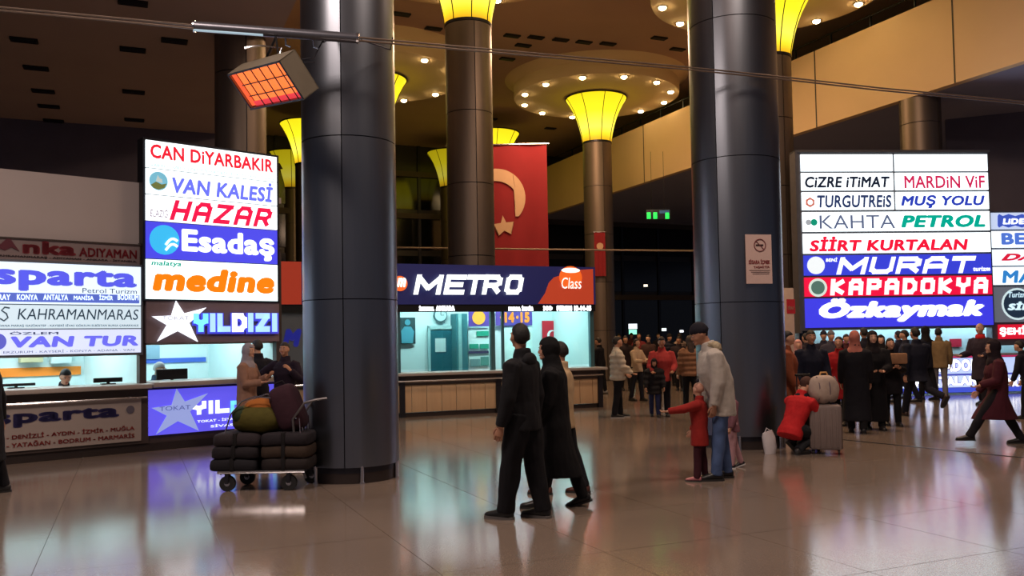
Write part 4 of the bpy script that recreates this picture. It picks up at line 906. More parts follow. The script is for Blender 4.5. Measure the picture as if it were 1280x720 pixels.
def person(label, px, fy, headY=None, H=None, yaw=0, lean=0, legs=((8, 4), (-8, 6)), arms=((8, 8, 15), (8, 8, 15)), inward=(0, 0), head=(0, 0), roll=0,
           top='jacket', tc=(40, 40, 46), hem=None, bottom='trousers', bc=(30, 32, 40), sc=(22, 20, 22), sole=None, hair='short', hc_=(26, 20, 18), skin='a', lod=2, fem=False,
           group=None, loc=None, wide=1.0, collar=None, legw=1.0, hood=False, scarf=None, inner=None, lift=0.0):
    g0 = ground(px, fy) if loc is None else V(loc); Y = g0.y
    if H is None: H = (ground(px, fy).y and (at(px, headY, Y).z))
    k = H/1.75; vox = (.0115, .017, .026)[lod]*max(.75, min(k, 1.05))
    t = T('person', label, 'person', (g0.x, Y, 0), rz=radians(yaw) or 1e-6, group=group)
    X = V((1, 0, 0)); U = V((0, sin(radians(lean)), cos(radians(lean)))); Fw = V((0, cos(radians(lean)), -sin(radians(lean)))); Z = V((0, 0, 1))
    # legs
    sh = .165 if fem else .185; sh *= wide**.5
    leg = []
    for s_, (a, kn) in zip((-1, 1), legs):
        a1 = radians(a); a2 = radians(a-kn); hp = V((s_*.09*k, 0, 0))
        kp = hp+V((s_*.01*k, sin(a1), -cos(a1)))*.43*k; ap = kp+V((0, sin(a2), -cos(a2)))*.42*k
        leg.append([hp, kp, ap, a2])
    low = min(l[2].z for l in leg); pz = .085*k-low+lift
    for l in leg:
        for i in range(3): l[i] = l[i]+V((0, 0, pz))
    pel = V((0, 0, pz))
    def sp(tt, fo=0): return pel+U*tt*k+Fw*fo*k
    wd = wide
    TR = [(-.10, .12, .085, 0), (0, .160, .112, 0), (.12, .140*wd, .102*wd, 0), (.28, (.150 if fem else .165)*wd, .115*wd, .01), (.38, (.155 if fem else .175)*wd, .112, 0), (.45, (.145 if fem else .165), .085, -.01), (.50, .075, .065, -.01), (.52, .058, .055, 0)]
    body = MB().loft([(sp(a, d_), X*b*k, Fw*c*k) for a, b, c, d_ in TR], 16)
    neck0 = sp(.49); hy, hp_ = head
    HR = Euler((radians(-lean*.55+hp_), 0, radians(hy))).to_matrix()
    nk = sp(.57, .0); hcn = nk+HR @ V((0, .022, .118))*k
    body.loft([(sp(.47), X*.058*k, Fw*.056*k), (nk, X*.052*k, Fw*.054*k), (hcn-HR @ V((0, .02, .04))*k, X*.050*k, Fw*.052*k)], 12)
    h = head_parts(k, hcn, HR, lod); body.add(h.v, h.f)
    for l, s_ in zip(leg, (-1, 1)):
        hp, kp, ap, a2 = l
        body.tube([hp+V((0, 0, .03*k)), mixv(hp, kp, .4), kp, mixv(kp, ap, .35), ap, ap-Z*.02*k], [.088*k, .078*k, .056*k, .055*k, .036*k, .036*k], 12)
    ex = MB(); am = []
    for s_, (f_, ab, el), inw in zip((-1, 1), arms, inward):
        f1 = radians(f_); b1 = radians(ab); f2 = radians(f_+el); iw = radians(inw)
        S = sp(.43, -.005)+X*s_*sh*k
        d1 = V((s_*sin(b1), sin(f1)*cos(b1), -cos(f1)*cos(b1))); E = S+d1*.285*k
        b2 = b1*.4-iw; d2 = V((s_*sin(b2), sin(f2)*cos(b2), -cos(f2)*cos(b2))); W = E+d2*.25*k
        body.tube([S-X*s_*.03*k, mixv(S, E, .4), E, mixv(E, W, .35), W, W+d2*.015*k], [.056*k, .048*k, .039*k, .038*k, .027*k, .026*k], 10)
        am.append((S, E, W, d1, d2)); nrm = V((-s_, 0, 0)) if abs(d2.z) > .5 else V((0, 0, 1)) 
        q = hand_mb(k, W, d2, nrm+V((0, .3, 0)), s_, 6 if lod == 0 else 4, .9 if lod else .8); ex.add(q.v, q.f)
    # feet in the body too
    ft = []
    for l in leg:
        ap, a2 = l[2], l[3]; pit = 0.0 if abs(ap.z-.085*k) < .02*k else max(-.9, min(.0, (a2)*.9))
        fd = V((0, cos(pit), sin(pit))); fu = V((0, -sin(pit), cos(pit))); bs = ap-fu*.085*k
        if abs(ap.z-.085*k) < .02*k: bs.z = lift
        ft.append((bs, fd, fu))
        body.loft([(bs-fd*.05*k+fu*.035*k, X*.02*k, fu*.02*k), (bs-fd*.03*k+fu*.04*k, X*.032*k, fu*.036*k), (bs+fd*.05*k+fu*.04*k, X*.036*k, fu*.034*k), (bs+fd*.14*k+fu*.025*k, X*.038*k, fu*.02*k), (bs+fd*.175*k+fu*.02*k, X*.02*k, fu*.012*k)], 10)
    bo = later('body', body, vox, cloth_skin(skin), t.o, ex)
    # trousers
    m_ = .022*k; zmin = lift+.035*k
    if bottom in ('trousers', 'wide'):
        q = MB(); wf = (1.25 if bottom == 'wide' else 1.0)*legw
        q.loft([(sp(-.10), X*.135*k, Fw*.10*k), (sp(0), X*.178*k, Fw*.128*k), (sp(.08), X*.165*k, Fw*.12*k)], 16)
        for l in leg:
            hp, kp, ap, _ = l; ee = ap+(ap-kp).normalized()*.03*k
            q.tube([hp+V((0, 0, .02*k)), mixv(hp, kp, .4), kp, mixv(kp, ap, .45), ee], [.100*k*wf**.5, .094*k*wf, .076*k*wf, .072*k*wf, .062*k*wf], 12)
        fz = random.random()*9
        later('trousers', q, vox, cloth_mat(bc), t.o, None, lambda c, fz=fz: .010*k*noise.noise(V((c.x*14+fz, c.y*14, c.z*7))))
    # upper garment
    def cover(z):
        lo, hi = 9, -9
        for l in leg:
            hp, kp, ap, _ = l
            if z > kp.z: tt = (hp.z-z)/max(.01, hp.z-kp.z); p = mixv(hp, kp, min(1, max(0, tt)))
            else: tt = (kp.z-z)/max(.01, kp.z-ap.z); p = mixv(kp, ap, min(1, max(0, tt)))
            lo = min(lo, p.y); hi = max(hi, p.y)
        return lo, hi
    if hem is None: hem = {'jacket': .18, 'parka': .30, 'coat': .62, 'long': .84}[top]
    mg = {'jacket': .026, 'parka': .042, 'coat': .034, 'long': .034}[top]
    low_rings = []
    steps = max(2, int(hem/.09)); squat = leg[0][2].z > leg[0][0].z-.5*k and abs(legs[0][0]) > 60
    for i in range(steps, 0, -1):
        d_ = hem*i/steps; z = pel.z-d_*k
        if squat: low_rings.append((pel-U*min(d_, .12)*k*i/steps, X*(.17+mg)*k, Fw*(.12+mg)*k)); continue
        lo, hi = cover(z); fl_ = 1+.16*(d_/.6)
        ry = max((.118+mg)*fl_, (hi-lo)/2/k+.085+mg*.6); low_rings.append((V((0, (lo+hi)/2*.9, z)), X*(.165+mg)*fl_*k*(1.0 if not fem else 1.02), V((0, 1, 0))*ry*k))
    tr = [(sp(a, d_), X*(b+mg)*k, Fw*(c+mg)*k) for a, b, c, d_ in TR[1:6]]+[(sp(.49, -.01), X*.098*k, Fw*.085*k), (sp(.535, -.005), X*.078*k, Fw*.076*k)]
    q = MB().loft(low_rings+tr, 20)
    for (S, E, W, d1, d2) in am:
        q.tube([S-X*math.copysign(.05*k, S.x)+Z*.0, S, mixv(S, E, .5), E, mixv(E, W, .5), W+d2*.0], [(.055+mg)*k, (.056+mg)*k, (.048+mg)*k, (.044+mg)*k, (.038+mg*.9)*k, (.033+mg*.7)*k], 12)
    if collar != 0: q.loft([(sp(.50, -.015), X*.088*k, Fw*.078*k), (sp(.545, -.015), X*.082*k, Fw*.08*k), (sp(.585, -.02), X*.076*k, Fw*.072*k)], 14)
    puff = top == 'parka'; fz = random.random()*9
    def post(c, fz=fz, puff=puff): return k*((.010*sin(c.z*2*pi/.11) if puff else 0)+.008*noise.noise(V((c.x*9+fz, c.y*9, c.z*5)))+.004*noise.noise(V((c.x*26, c.y*26, c.z*9+fz))))
    jk = later({'jacket': 'jacket', 'parka': 'padded_jacket', 'coat': 'coat', 'long': 'long_coat'}[top], q, vox, cloth_mat(tc), t.o, None, post)
    if collar: 
        q = MB().ell(sp(.50, -.075), .115*k, .075*k, .07*k, 14, 8).ell(sp(.545, -.03), .095*k, .08*k, .045*k, 14, 8); later('fur_collar', q, vox, cloth_mat(collar), jk, None, lambda c: .012*noise.noise(c*40))
    if hood: q = MB().ell(sp(.475, -.085), .115*k, .05*k, .075*k, 14, 8); later('hood', q, vox, cloth_mat(tc), jk)
    if inner:
        q = MB().ell(sp(.30, .13), .055*k, .03*k, .19*k, 10, 8); obj('shirt_front', q.mesh('shirt_front'), cloth_mat(inner), t.o)
    if scarf:
        q = MB().loft([(sp(.47), X*.11*k, Fw*.105*k), (sp(.52, .01), X*.10*k, Fw*.10*k), (sp(.57, .01), X*.082*k, Fw*.085*k)], 14); later('scarf', q, vox, cloth_mat(scarf), t.o)
    # shoes
    SM = mat('shoe_%d_%d_%d' % tuple(sc), rgb(*sc), .45)
    for bs, fd, fu in ft:
        q = MB().loft([(bs-fd*.072*k+fu*.045*k, X*.022*k, fu*.03*k), (bs-fd*.055*k+fu*.05*k, X*.038*k, fu*.05*k), (bs+fd*.01*k+fu*.055*k, X*.044*k, fu*.055*k), (bs+fd*.07*k+fu*.045*k, X*.047*k, fu*.042*k), (bs+fd*.14*k+fu*.034*k, X*.047*k, fu*.03*k), (bs+fd*.19*k+fu*.03*k, X*.036*k, fu*.022*k), (bs+fd*.21*k+fu*.028*k, X*.018*k, fu*.012*k)], 14)
        so = obj('shoe', q.mesh('shoe', None, 60), SM, t.o)
        q = MB().loft([(bs+fd*y*k+fu*zz*k, X*w_*k, V((0, 0, 0))) for y, w_, zz in ()], 8) if False else MB()
        out = [(-.078, .026), (-.06, .042), (.02, .046), (.10, .052), (.16, .05), (.205, .034), (.218, .012)]
        top_ = [bs+fd*y*k+X*x*k for y, x in out]+[bs+fd*y*k-X*x*k for y, x in reversed(out)]; n = len(top_)
        q.add(top_+[p+fu*.022*k for p in top_], [tuple(range(n)), tuple(range(2*n-1, n-1, -1))]+[(i, (i+1) % n, (i+1) % n+n, i+n) for i in range(n)])
        obj('sole', q.mesh('sole'), mat('sole_%d_%d_%d' % tuple(sole or (30, 28, 28)), rgb(*(sole or (30, 28, 28))), .6), so)
    # hair, headwear
    HM = mat('hair_%d_%d_%d' % tuple(hc_), rgb(*hc_), .65, bump=.4, scale=60)
    def cap(rx, ry, rz, front, drop, name, mt, back=-.012, up=.008, nseg=18):
        vs = []; fs = []; m = 12
        for j in range(1, m):
            ph = -pi/2+pi*j/m; z = sin(ph)
            for i in range(nseg):
                a = 2*pi*i/nseg; x = cos(ph)*cos(a); y = cos(ph)*sin(a); s_ = 1.0
                if (y > .18 and z < front) or z < drop: s_ = .80
                elif y > -.1 and z < front-.35: s_ = .84
                vs.append(V((x*rx*s_, y*ry*s_+back, z*rz*s_+up))*k)
        vs += [V((0, 0, -rz*.8))*k, V((0, back, rz+up))*k]
        for j in range(m-2):
            for i in range(nseg): q_ = (i+1) % nseg; fs.append((j*nseg+i, j*nseg+q_, (j+1)*nseg+q_, (j+1)*nseg+i))
        for i in range(nseg): q_ = (i+1) % nseg; fs.append((len(vs)-2, q_, i)); fs.append((len(vs)-1, (m-2)*nseg+i, (m-2)*nseg+q_))
        return obj(name, MB().add([HR @ v+hcn for v in vs], fs).mesh(name, None, 180), mt, t.o)
    HT = cloth_mat(hc_)
    if hair == 'short': cap(.084, .106, .120, .42, -.45, 'hair', HM)
    elif hair == 'bald': cap(.078, .100, .108, .95, -.3, 'hair', HM)
    elif hair == 'long':
        q = MB().ell(hcn+HR @ V((0, -.016, .01))*k, .088*k, .104*k, .120*k, 14, 10, HR).loft([(hcn+HR @ V((0, -.055, 0))*k, X*.08*k, Fw*.05*k), (sp(.50, -.09), X*.085*k, Fw*.04*k), (sp(.36, -.13), X*.07*k, Fw*.03*k)], 12)
        fc = MB()
        o = later('hair', q, vox, HM, t.o, None, None); 
        Ri = HR.transposed()
        PENDING[-1] = (o, None, (lambda c, Ri=Ri, hcn=hcn: (-.034*k if ((Ri @ (c-hcn)).y > .03*k and -.2*k < (Ri @ (c-hcn)).z < .06*k) else 0.004*noise.noise(c*30))))
    elif hair == 'beanie':
        cap(.088, .110, .122, .25, -.15, 'knitted_hat', HT, -.006, .016)
    elif hair in ('scarf', 'hoodup'):
        q = MB().ell(hcn+HR @ V((0, -.014, .008))*k, .097*k, .116*k, .130*k, 14, 10, HR)
        q.loft([(sp(.40, 0), X*.165*k, Fw*.135*k), (sp(.47, 0), X*.15*k, Fw*.125*k), (sp(.53, 0), X*.10*k, Fw*.10*k), (hcn-HR @ V((0, .01, .03))*k, X*.085*k, Fw*.09*k)], 16)
        Ri = HR.transposed()
        o = later('headscarf' if hair == 'scarf' else 'hood', q, vox, HT, t.o)
        def pf(c, Ri=Ri, hcn=hcn, k=k):
            p = Ri @ (c-hcn)
            if p.y > .045*k and abs(p.x) < .062*k and -.085*k < p.z < .062*k: return -.036*k
            return .006*noise.noise(c*18)
        PENDING[-1] = (o, None, pf)
    # face
    if lod < 2:
        for s_ in (-1, 1):
            e_ = obj('eye', MB().ell(hcn+HR @ V((s_*.030, .083, .012))*k, .012*k, .007*k, .006*k, 8, 6, HR).mesh('eye'), mat('eye_white', rgb(225, 220, 215), .3, amt=0), bo)
            obj('eyebrow', MB().ell(hcn+HR @ V((s_*.031, .093, .032))*k, .019*k, .004*k, .004*k, 8, 5, HR).mesh('eyebrow'), mat('brow_dark', rgb(34, 24, 20), .7, amt=0), bo)
            obj('pupil', MB().ell(hcn+HR @ V((s_*.030, .0895, .012))*k, .005*k, .003*k, .005*k, 8, 6, HR).mesh('pupil'), mat('brow_dark', rgb(34, 24, 20), .7, amt=0), bo)
        obj('lips', MB().ell(hcn+HR @ V((0, .096, -.052))*k, .020*k, .008*k, .007*k, 10, 6, HR).mesh('lips'), mat('lip', rgb(150, 82, 74), .5, amt=0), bo)
    t.j = dict(am=am, pel=pel, head=hcn, HR=HR, leg=leg, k=k, sp=sp)
    return t
def cloth_skin(s): return mat('skin_'+s, rgb(*SKIN[s]), .55, spec=.4, scale=30, amt=.05)
def held(t, name, label, cat, pos, build, mt, group=None):
    """a held thing: top level, placed at a local point of a person"""
    M_ = Matrix.Rotation(t.o.rotation_euler.z, 3, 'Z'); w_ = M_ @ V(pos)+t.o.location
    h = T(name, label, cat, w_, rz=t.o.rotation_euler.z or 1e-6, group=group); return h

# ---- the two walkers and their companion in the middle
W1 = person('young man in black jacket and wide black trousers walking left, nearest in the picture centre', 657, 648, 402, yaw=62, lean=2, legs=((11, 2), (-6, 5)), arms=((4, 8, 12), (-6, 8, 14)), head=(-34, 4),
    top='jacket', tc=(24, 24, 28), hem=.14, bottom='wide', bc=(17, 17, 22), sc=(20, 20, 22), sole=(96, 92, 90), hc_=(12, 10, 10), lod=0, hood=True, wide=1.08, skin='b')
W2 = person('woman in long black coat and black headscarf walking just right of the young man', 696, 634, 419, yaw=78, lean=2, legs=((12, 4), (-15, 5)), arms=((8, 6, 30), (4, 6, 25)), inward=(20, 10), head=(6, -6),
    top='coat', tc=(12, 12, 16), hem=.60, bc=(14, 14, 18), sc=(20, 18, 20), hair='scarf', hc_=(11, 11, 14), lod=0, fem=True, wide=1.1)
W3 = person('beige jacketed companion mostly hidden behind the black coated woman', 704, 617, 424, yaw=72, legs=((14, 4), (-12, 6)), arms=((8, 14, 20), (0, 14, 20)), top='jacket', tc=(188, 160, 124), bc=(24, 24, 28), sc=(90, 50, 40), hair='short', lod=1, wide=1.12)

# ---- family by the right column
M1 = person('man in pale beige parka, dark knitted hat and blue jeans bending over a child', 904, 599, 408, H=1.80, yaw=92, lean=15, legs=((8, 3), (-2, 5)), arms=((-4, 4, 14), (-2, 6, 16)), inward=(6, 6), head=(-4, -16),
    top='coat', tc=(176, 168, 160), hem=.24, bc=(72, 92, 132), sc=(16, 16, 18), hair='beanie', hc_=(26, 24, 34), lod=0, collar=(160, 146, 122), wide=1.25, skin='b')
K1 = person('small child in red coat and pink boots standing in front of the bending man', 876, 601, None, H=1.09, yaw=70, legs=((4, 2), (-3, 3)), arms=((74, 22, 8), (12, 8, 16)), head=(-30, 4), top='coat', tc=(140, 34, 30), hem=.30, bc=(60, 24, 34), sc=(176, 104, 110), hc_=(176, 128, 108), hair='short', lod=0, fem=True, wide=1.15)
held(K1, 'hair_bow', 'dark hair bow on the crown of the red coated child', 'hair bow', K1.j['head']+V((0, 0, .1)), None, None).part('bow', MB().ell((-.03, 0, 0), .03, .015, .02, 8, 6).ell((.03, 0, 0), .03, .015, .02, 8, 6), ink((24, 22, 40)), off=False)
K2 = person('child in pink trousers almost hidden behind the bending man', 916, 585, None, H=1.02, yaw=100, legs=((6, 4), (-12, 6)), top='jacket', tc=(120, 80, 90), bc=(170, 130, 136), sc=(26, 24, 30), sole=(200, 200, 200), lod=1)

# ---- crouching figure with luggage
C1 = person('crouching person in bright red jacket beside the suitcases', 990, 568, None, H=1.66, yaw=-58, lean=28, legs=((108, 150), (78, 142)), arms=((42, 4, 50), (40, 4, 55)), inward=(8, 8), head=(0, -12), top='jacket', tc=(176, 30, 34), hem=.12, bc=(34, 36, 40), sc=(46, 44, 44), hair='beanie', hc_=(70, 46, 40), scarf=(22, 22, 34), lod=0)
def rbox(c, dx, dy, dz, p=.45, n=20, m=12): return MB().ell(c, dx, dy, dz, n, m, None, p)
def suitcase(px, fy, w_, d_, h_, yaw, c, label, hh, ribs=True):
    g = ground(px, fy); t = T('suitcase', label, 'suitcase', g, rz=radians(yaw)); m1 = mat('case_%d_%d_%d' % c, rgb(*c), .5)
    t.part('shell', MB().box(-w_/2, w_/2, -d_/2, d_/2, .06, h_, .045), m1)
    if ribs:
        for i in range(5): x = -w_/2+w_*(i+.8)/5.6; t.part('rib', MB().box(x-.012, x+.012, -d_/2-.008, d_/2+.008, .1, h_-.05, .006), m1)
    t.part('zip_band', MB().box(-w_/2-.003, w_/2+.003, -.012, .012, .07, h_+.003, .006), BLACK)
    for sx in (-1, 1):
        for sy in (-1, 1):
            f = t.part('wheel_fork', MB().box(sx*(w_/2-.05)-.015, sx*(w_/2-.05)+.015, sy*(d_/2-.05)-.015, sy*(d_/2-.05)+.015, .03, .07), BLACK)
            t.part('wheel', MB().loft([((sx*(w_/2-.05)-.014, sy*(d_/2-.05), .026), (0, .026, 0), (0, 0, .026)), ((sx*(w_/2-.05)+.014, sy*(d_/2-.05), .026), (0, .026, 0), (0, 0, .026))], 14), BLACK, f)
    hb = t.part('telescopic_handle', MB().tube([(-.09, d_/2-.03, h_-.02), (-.09, d_/2-.03, h_+hh)], .009, 6).tube([(.09, d_/2-.03, h_-.02), (.09, d_/2-.03, h_+hh)], .009, 6), DARKSTEEL)
    t.part('grip', MB().tube([(-.11, d_/2-.03, h_+hh), (.11, d_/2-.03, h_+hh)], .016, 8), BLACK, hb)
    t.part('carry_handle', MB().tube([(-.07, 0, h_), (-.06, 0, h_+.03), (.06, 0, h_+.03), (.07, 0, h_)], .01, 6), BLACK)
    return t
suitcase(1033, 567, .42, .27, .66, -20, (112, 98, 94), 'grey brown ribbed suitcase standing right of the crouching person', .05)
suitcase(1010, 563, .34, .24, .62, 10, (70, 66, 44), 'olive suitcase with raised black handle behind the crouching person', .42, False)
g = ground(1032, 566); t = T('carry_bag', 'pale striped soft bag resting on top of the grey brown suitcase', 'bag', (g.x, g.y, .665), rz=.3)
q = rbox((0, 0, .19), .21, .14, .19, .7); q.v = [v+V((.015*noise.noise(v*9), .015*noise.noise(v*9+V((5, 0, 0))), .02*noise.noise(v*7))) for v in q.v]
t.part('bag_body', q, cloth_mat((168, 150, 138)))
for k_ in range(5):
    x = -.14+.07*k_; t.part('stripe', MB().tube([(x, -.135*(1-abs(x)*1.6)*sin(a)-.006, .19+.185*cos(a)) for a in [radians(20+14*i) for i in range(10)]], .011, 5), cloth_mat((196, 150, 96) if k_ % 2 else (110, 96, 100)))
t.part('bag_handle', MB().tube([(-.07, 0, .35), (-.04, 0, .42), (.05, 0, .42), (.08, 0, .35)], .012, 6), cloth_mat((196, 150, 96)))
g = ground(963, 567); t = T('shopping_bag', 'white plastic bag on the floor at the foot of the right broad column', 'bag', g, rz=.2)
q = MB().loft([((0, 0, .0), (.10, 0, 0), (0, .08, 0)), ((0, 0, .12), (.12, 0, 0), (0, .09, 0)), ((-.03, 0, .3), (.13, 0, 0), (0, .06, 0)), ((-.05, 0, .40), (.09, 0, .03), (0, .02, 0))], 20); q.v = [v+V((.02*noise.noise(v*8), .02*noise.noise(v*8+V((3, 0, 0))), 0)) for v in q.v]
t.part('bag_body', q, mat('plastic_white', rgb(190, 184, 186), .4)); t.o.scale = (.75, .75, .75); t.part('bag_handle', MB().tube([(-.1, 0, .38), (-.06, 0, .46), (.0, 0, .42)], .01, 5), mat('plastic_white', (0, 0, 0, 1)))

# ---- by the left counters
A1 = person('woman in long beige coat and pale headscarf behind the luggage trolley', 309, 563, 429, yaw=-100, lean=1, legs=((5, 3), (-4, 4)), arms=((20, 6, 95), (15, 6, 80)), inward=(25, 20), head=(-10, -4), top='long', tc=(142, 108, 92), hem=.72, bc=(60, 46, 44), sc=(30, 24, 24), hair='scarf', hc_=(146, 138, 146), lod=0, fem=True, wide=1.12)
A2 = person('man with black hair leaning behind the beige coated woman', 323, 555, 424, yaw=40, legs=((4, 2), (-4, 3)), arms=((10, 6, 20), (30, 10, 100)), head=(20, 0), top='jacket', tc=(20, 20, 30), bc=(24, 24, 32), lod=1)
A3 = person('man in dark burgundy sweater on the phone with one arm stretched to the left', 357, 560, 427, yaw=165, legs=((5, 3), (-5, 4)), arms=((12, 24, 125), (22, 52, 12)), inward=(30, 0), head=(8, 0), top='jacket', tc=(30, 20, 36), hem=.14, bc=(18, 18, 28), lod=0, wide=1.08, skin='b')
def seated(px, py, headpx, off, label, tc, hc2, hair, yaw, hunch=18):
    s_, _ = LP.sz(px, py, off); wpos = LP.world(s_, off, 0)
    t = person(label, px, 500, None, H=1.72, loc=wpos, yaw=yaw+degrees_(LP.th), lean=hunch, legs=((82, 84), (82, 84)), arms=((40, 14, 62), (40, 14, 66)), inward=(30, 30), head=(0, -10), top='jacket', tc=tc, bc=(30, 30, 40), hair=hair, hc_=hc2, lod=1, lift=0.0)
    z = t.j['pel'].z-.12
    c = T('office_chair', 'black office chair under the '+('dark clad' if tc[0] < 30 else 'white haired')+' clerk', 'chair', wpos, rz=t.o.rotation_euler.z)
    c.part('seat', MB().box(-.23, .23, -.22, .24, z-.08, z, .03), BLACK); c.part('backrest', MB().box(-.2, .2, -.36, -.30, z+.1, z+.55, .02), BLACK)
    c.part('back_bar', MB().tube([(0, -.2, z-.05), (0, -.33, z), (0, -.33, z+.3)], .018, 6), BLACK); c.part('gas_post', MB().cyl((0, 0), .03, .08, z-.08, 12), DARKSTEEL)
    for i in range(5): a = 2*pi*i/5; c.part('leg', MB().tube([(0, 0, .09), (.26*cos(a), .26*sin(a), .05)], .018, 6).ell((.26*cos(a), .26*sin(a), .028), .028, .028, .028, 8, 6), BLACK)
    return t
def degrees_(x): return x*180/pi
seated(76, 478, 455, .62, 'dark clad clerk resting on the left counter under the white lightbox', (24, 24, 34), (30, 26, 26), 'short', 178, 24)
seated(193, 470, 448, .75, 'white haired clerk in grey jacket seated behind the star banner counter', (70, 86, 112), (206, 204, 204), 'short', -150, 6)
person('dark coated passer-by cut off by the left picture edge', -15, 618, None, H=1.66, yaw=110, legs=((6, 4), (-6, 8)), arms=((4, 8, 20), (-14, 12, 10)), top='coat', tc=(18, 18, 22), hem=.55, bc=(16, 16, 22), lod=1, fem=True, hair='scarf', hc_=(20, 20, 26))

# ---- crowd in the middle distance
MG = 'waiting crowd beyond the booth'
person('boy in white padded jacket and black trousers beside the booth counter end', 773, 522, 420, yaw=-82, legs=((6, 3), (-5, 5)), arms=((10, 5, 40), (14, 5, 45)), inward=(20, 20), top='parka', tc=(196, 186, 168), hem=.14, bc=(20, 20, 26), sc=(18, 18, 20), sole=(150, 150, 150), lod=1, head=(0, 0), wide=1.12)
person('person in black leaning at the right end of the teal lit booth', 752, 492, 421, yaw=60, lean=6, legs=((20, 10), (-4, 4)), top='jacket', tc=(18, 18, 26), bc=(18, 18, 24), sc=(150, 148, 146), lod=2)
person('person in cream jacket with dark straps holding small white items', 797, 501, 423, yaw=-140, arms=((30, 10, 60), (30, 10, 60)), inward=(20, 20), top='jacket', tc=(186, 162, 136), hem=.12, bc=(22, 24, 34), hair='long', hc_=(24, 18, 18), lod=1, fem=True)
person('man in red and pink jacket facing the camera in the mid crowd', 829, 520, 420, yaw=172, arms=((14, 14, 50), (14, 14, 50)), inward=(20, 20), head=(0, -10), top='jacket', tc=(172, 62, 62), bc=(22, 22, 34), lod=1, wide=1.2, skin='b')
person('short person in black puffer before the red jacket man', 819, 521, 447, yaw=175, arms=((10, 10, 20), (10, 10, 20)), top='parka', tc=(30, 30, 34), hem=.25, bc=(40, 48, 88), hair='hoodup', hc_=(30, 28, 32), lod=1, head=(0, -20), wide=1.1)
person('person in brown quilted jacket seen from behind at the right of the mid crowd', 864, 513, 419, yaw=10, top='parka', tc=(134, 98, 74), hem=.14, bc=(20, 20, 24), hair='long', hc_=(52, 38, 32), lod=1, wide=1.1)
mid = [(783, 488, 419, 190, (40, 30, 34), 'black haired person in charcoal behind the white jacket boy'), (800, 478, 416, 175, (110, 40, 44), 'person in maroon far behind the cream jacket'),
       (812, 484, 418, 150, (64, 44, 42), 'person in brown between the cream jacket and the red jacket'), (838, 482, 417, 200, (28, 30, 44), 'person in navy behind the right shoulder of the red jacket man'),
       (850, 488, 420, 160, (44, 34, 40), 'dark clad person left of the brown quilted jacket'), (851, 474, 416, 20, (150, 130, 120), 'far person in pale top behind the brown quilted jacket'),
       (775, 470, 417, 170, (34, 30, 34), 'far dark figure just behind the white jacket boy'), (790, 464, 416, 200, (90, 50, 48), 'farthest reddish figure left of the maroon one'),
       (824, 466, 416, 190, (40, 36, 44), 'farthest dark figure above the red jacket man'), (866, 470, 415, 150, (30, 30, 36), 'far dark figure beside the right broad column')]
for i, (px, fy, hy, yw, c, lab) in enumerate(mid):
    person(lab, px, fy, hy, yaw=yw, top=('jacket', 'parka')[i % 2], tc=c, bc=(24, 24, 30), hair=('short', 'long', 'short', 'beanie')[i % 4], hc_=(24, 20, 20), lod=2, fem=bool(i % 2), skin='abc'[i % 3], arms=((10, 8, 20+8*(i % 4)), (10, 8, 20+10*(i % 3))))

# ---- crowd on the right
person('person in long orange brown coat right beside the broad column', 987, 548, 413, yaw=-110, top='coat', tc=(130, 68, 44), hem=.45, bc=(50, 30, 28), hc_=(22, 18, 18), lod=1, wide=1.1)
person('broad man in navy jacket at the left of the right crowd', 1017, 541, 412, yaw=175, top='jacket', tc=(18, 22, 40), hem=.2, bc=(20, 22, 30), lod=1, wide=1.2, skin='b')
person('woman with pale pink headscarf between the orange coat and the navy jacket', 1000, 521, 424, yaw=170, top='coat', tc=(70, 46, 56), hair='scarf', hc_=(206, 150, 140), lod=2, fem=True)
person('person in dark cap far behind the navy jacket man', 1032, 500, 413, yaw=160, top='jacket', tc=(40, 40, 56), hair='beanie', hc_=(40, 44, 60), lod=2)
person('person in grey hat behind the red coat woman', 1041, 505, 413, yaw=190, top='jacket', tc=(60, 58, 70), hair='beanie', hc_=(110, 110, 116), lod=2)
person('woman in knee length red coat in the right crowd', 1052, 531, 420, yaw=150, arms=((20, 10, 60), (20, 10, 70)), inward=(20, 20), top='coat', tc=(160, 28, 34), hem=.42, bc=(20, 18, 24), hc_=(26, 20, 20), hair='long', lod=1, fem=True)
person('woman with rosy headscarf and long black coat seen from behind', 1072, 541, 413, yaw=-20, top='long', tc=(18, 18, 26), hem=.72, bc=(16, 16, 20), hair='scarf', hc_=(170, 104, 92), lod=1, fem=True, wide=1.2)
person('bald man in black coat with clasped hands facing the camera', 1094, 537, 413, yaw=170, arms=((16, 8, 62), (16, 8, 62)), inward=(35, 35), top='long', tc=(14, 14, 20), hem=.78, bc=(14, 14, 18), hair='scarf', hc_=(30, 26, 30), lod=1, wide=1.15, skin='c')
person('black haired woman holding a tan parcel to her chest', 1116, 532, 422, yaw=172, legs=((4, 2), (-6, 4)), arms=((20, 8, 84), (20, 8, 84)), inward=(35, 35), top='coat', tc=(22, 20, 26), hem=.3, bc=(16, 16, 22), hair='long', hc_=(20, 16, 18), lod=1, fem=True)
g = ground(1116, 532); t = T('parcel', 'tan parcel held against the chest of the black haired woman', 'parcel', (g.x+.0, g.y-.33, 1.08)); t.part('wrap', MB().box(g.x-.14, g.x+.14, g.y-.36, g.y-.28, 1.08, 1.26, .02), cloth_mat((150, 112, 84)))
person('tall man in navy coat walking away in front of the right tower', 1148, 521, 406, yaw=12, legs=((20, 4), (-30, 46)), arms=((-10, 10, 14), (14, 10, 16)), top='coat', tc=(20, 24, 40), hem=.22, bc=(20, 22, 34), sc=(60, 40, 34), lod=1, wide=1.25)
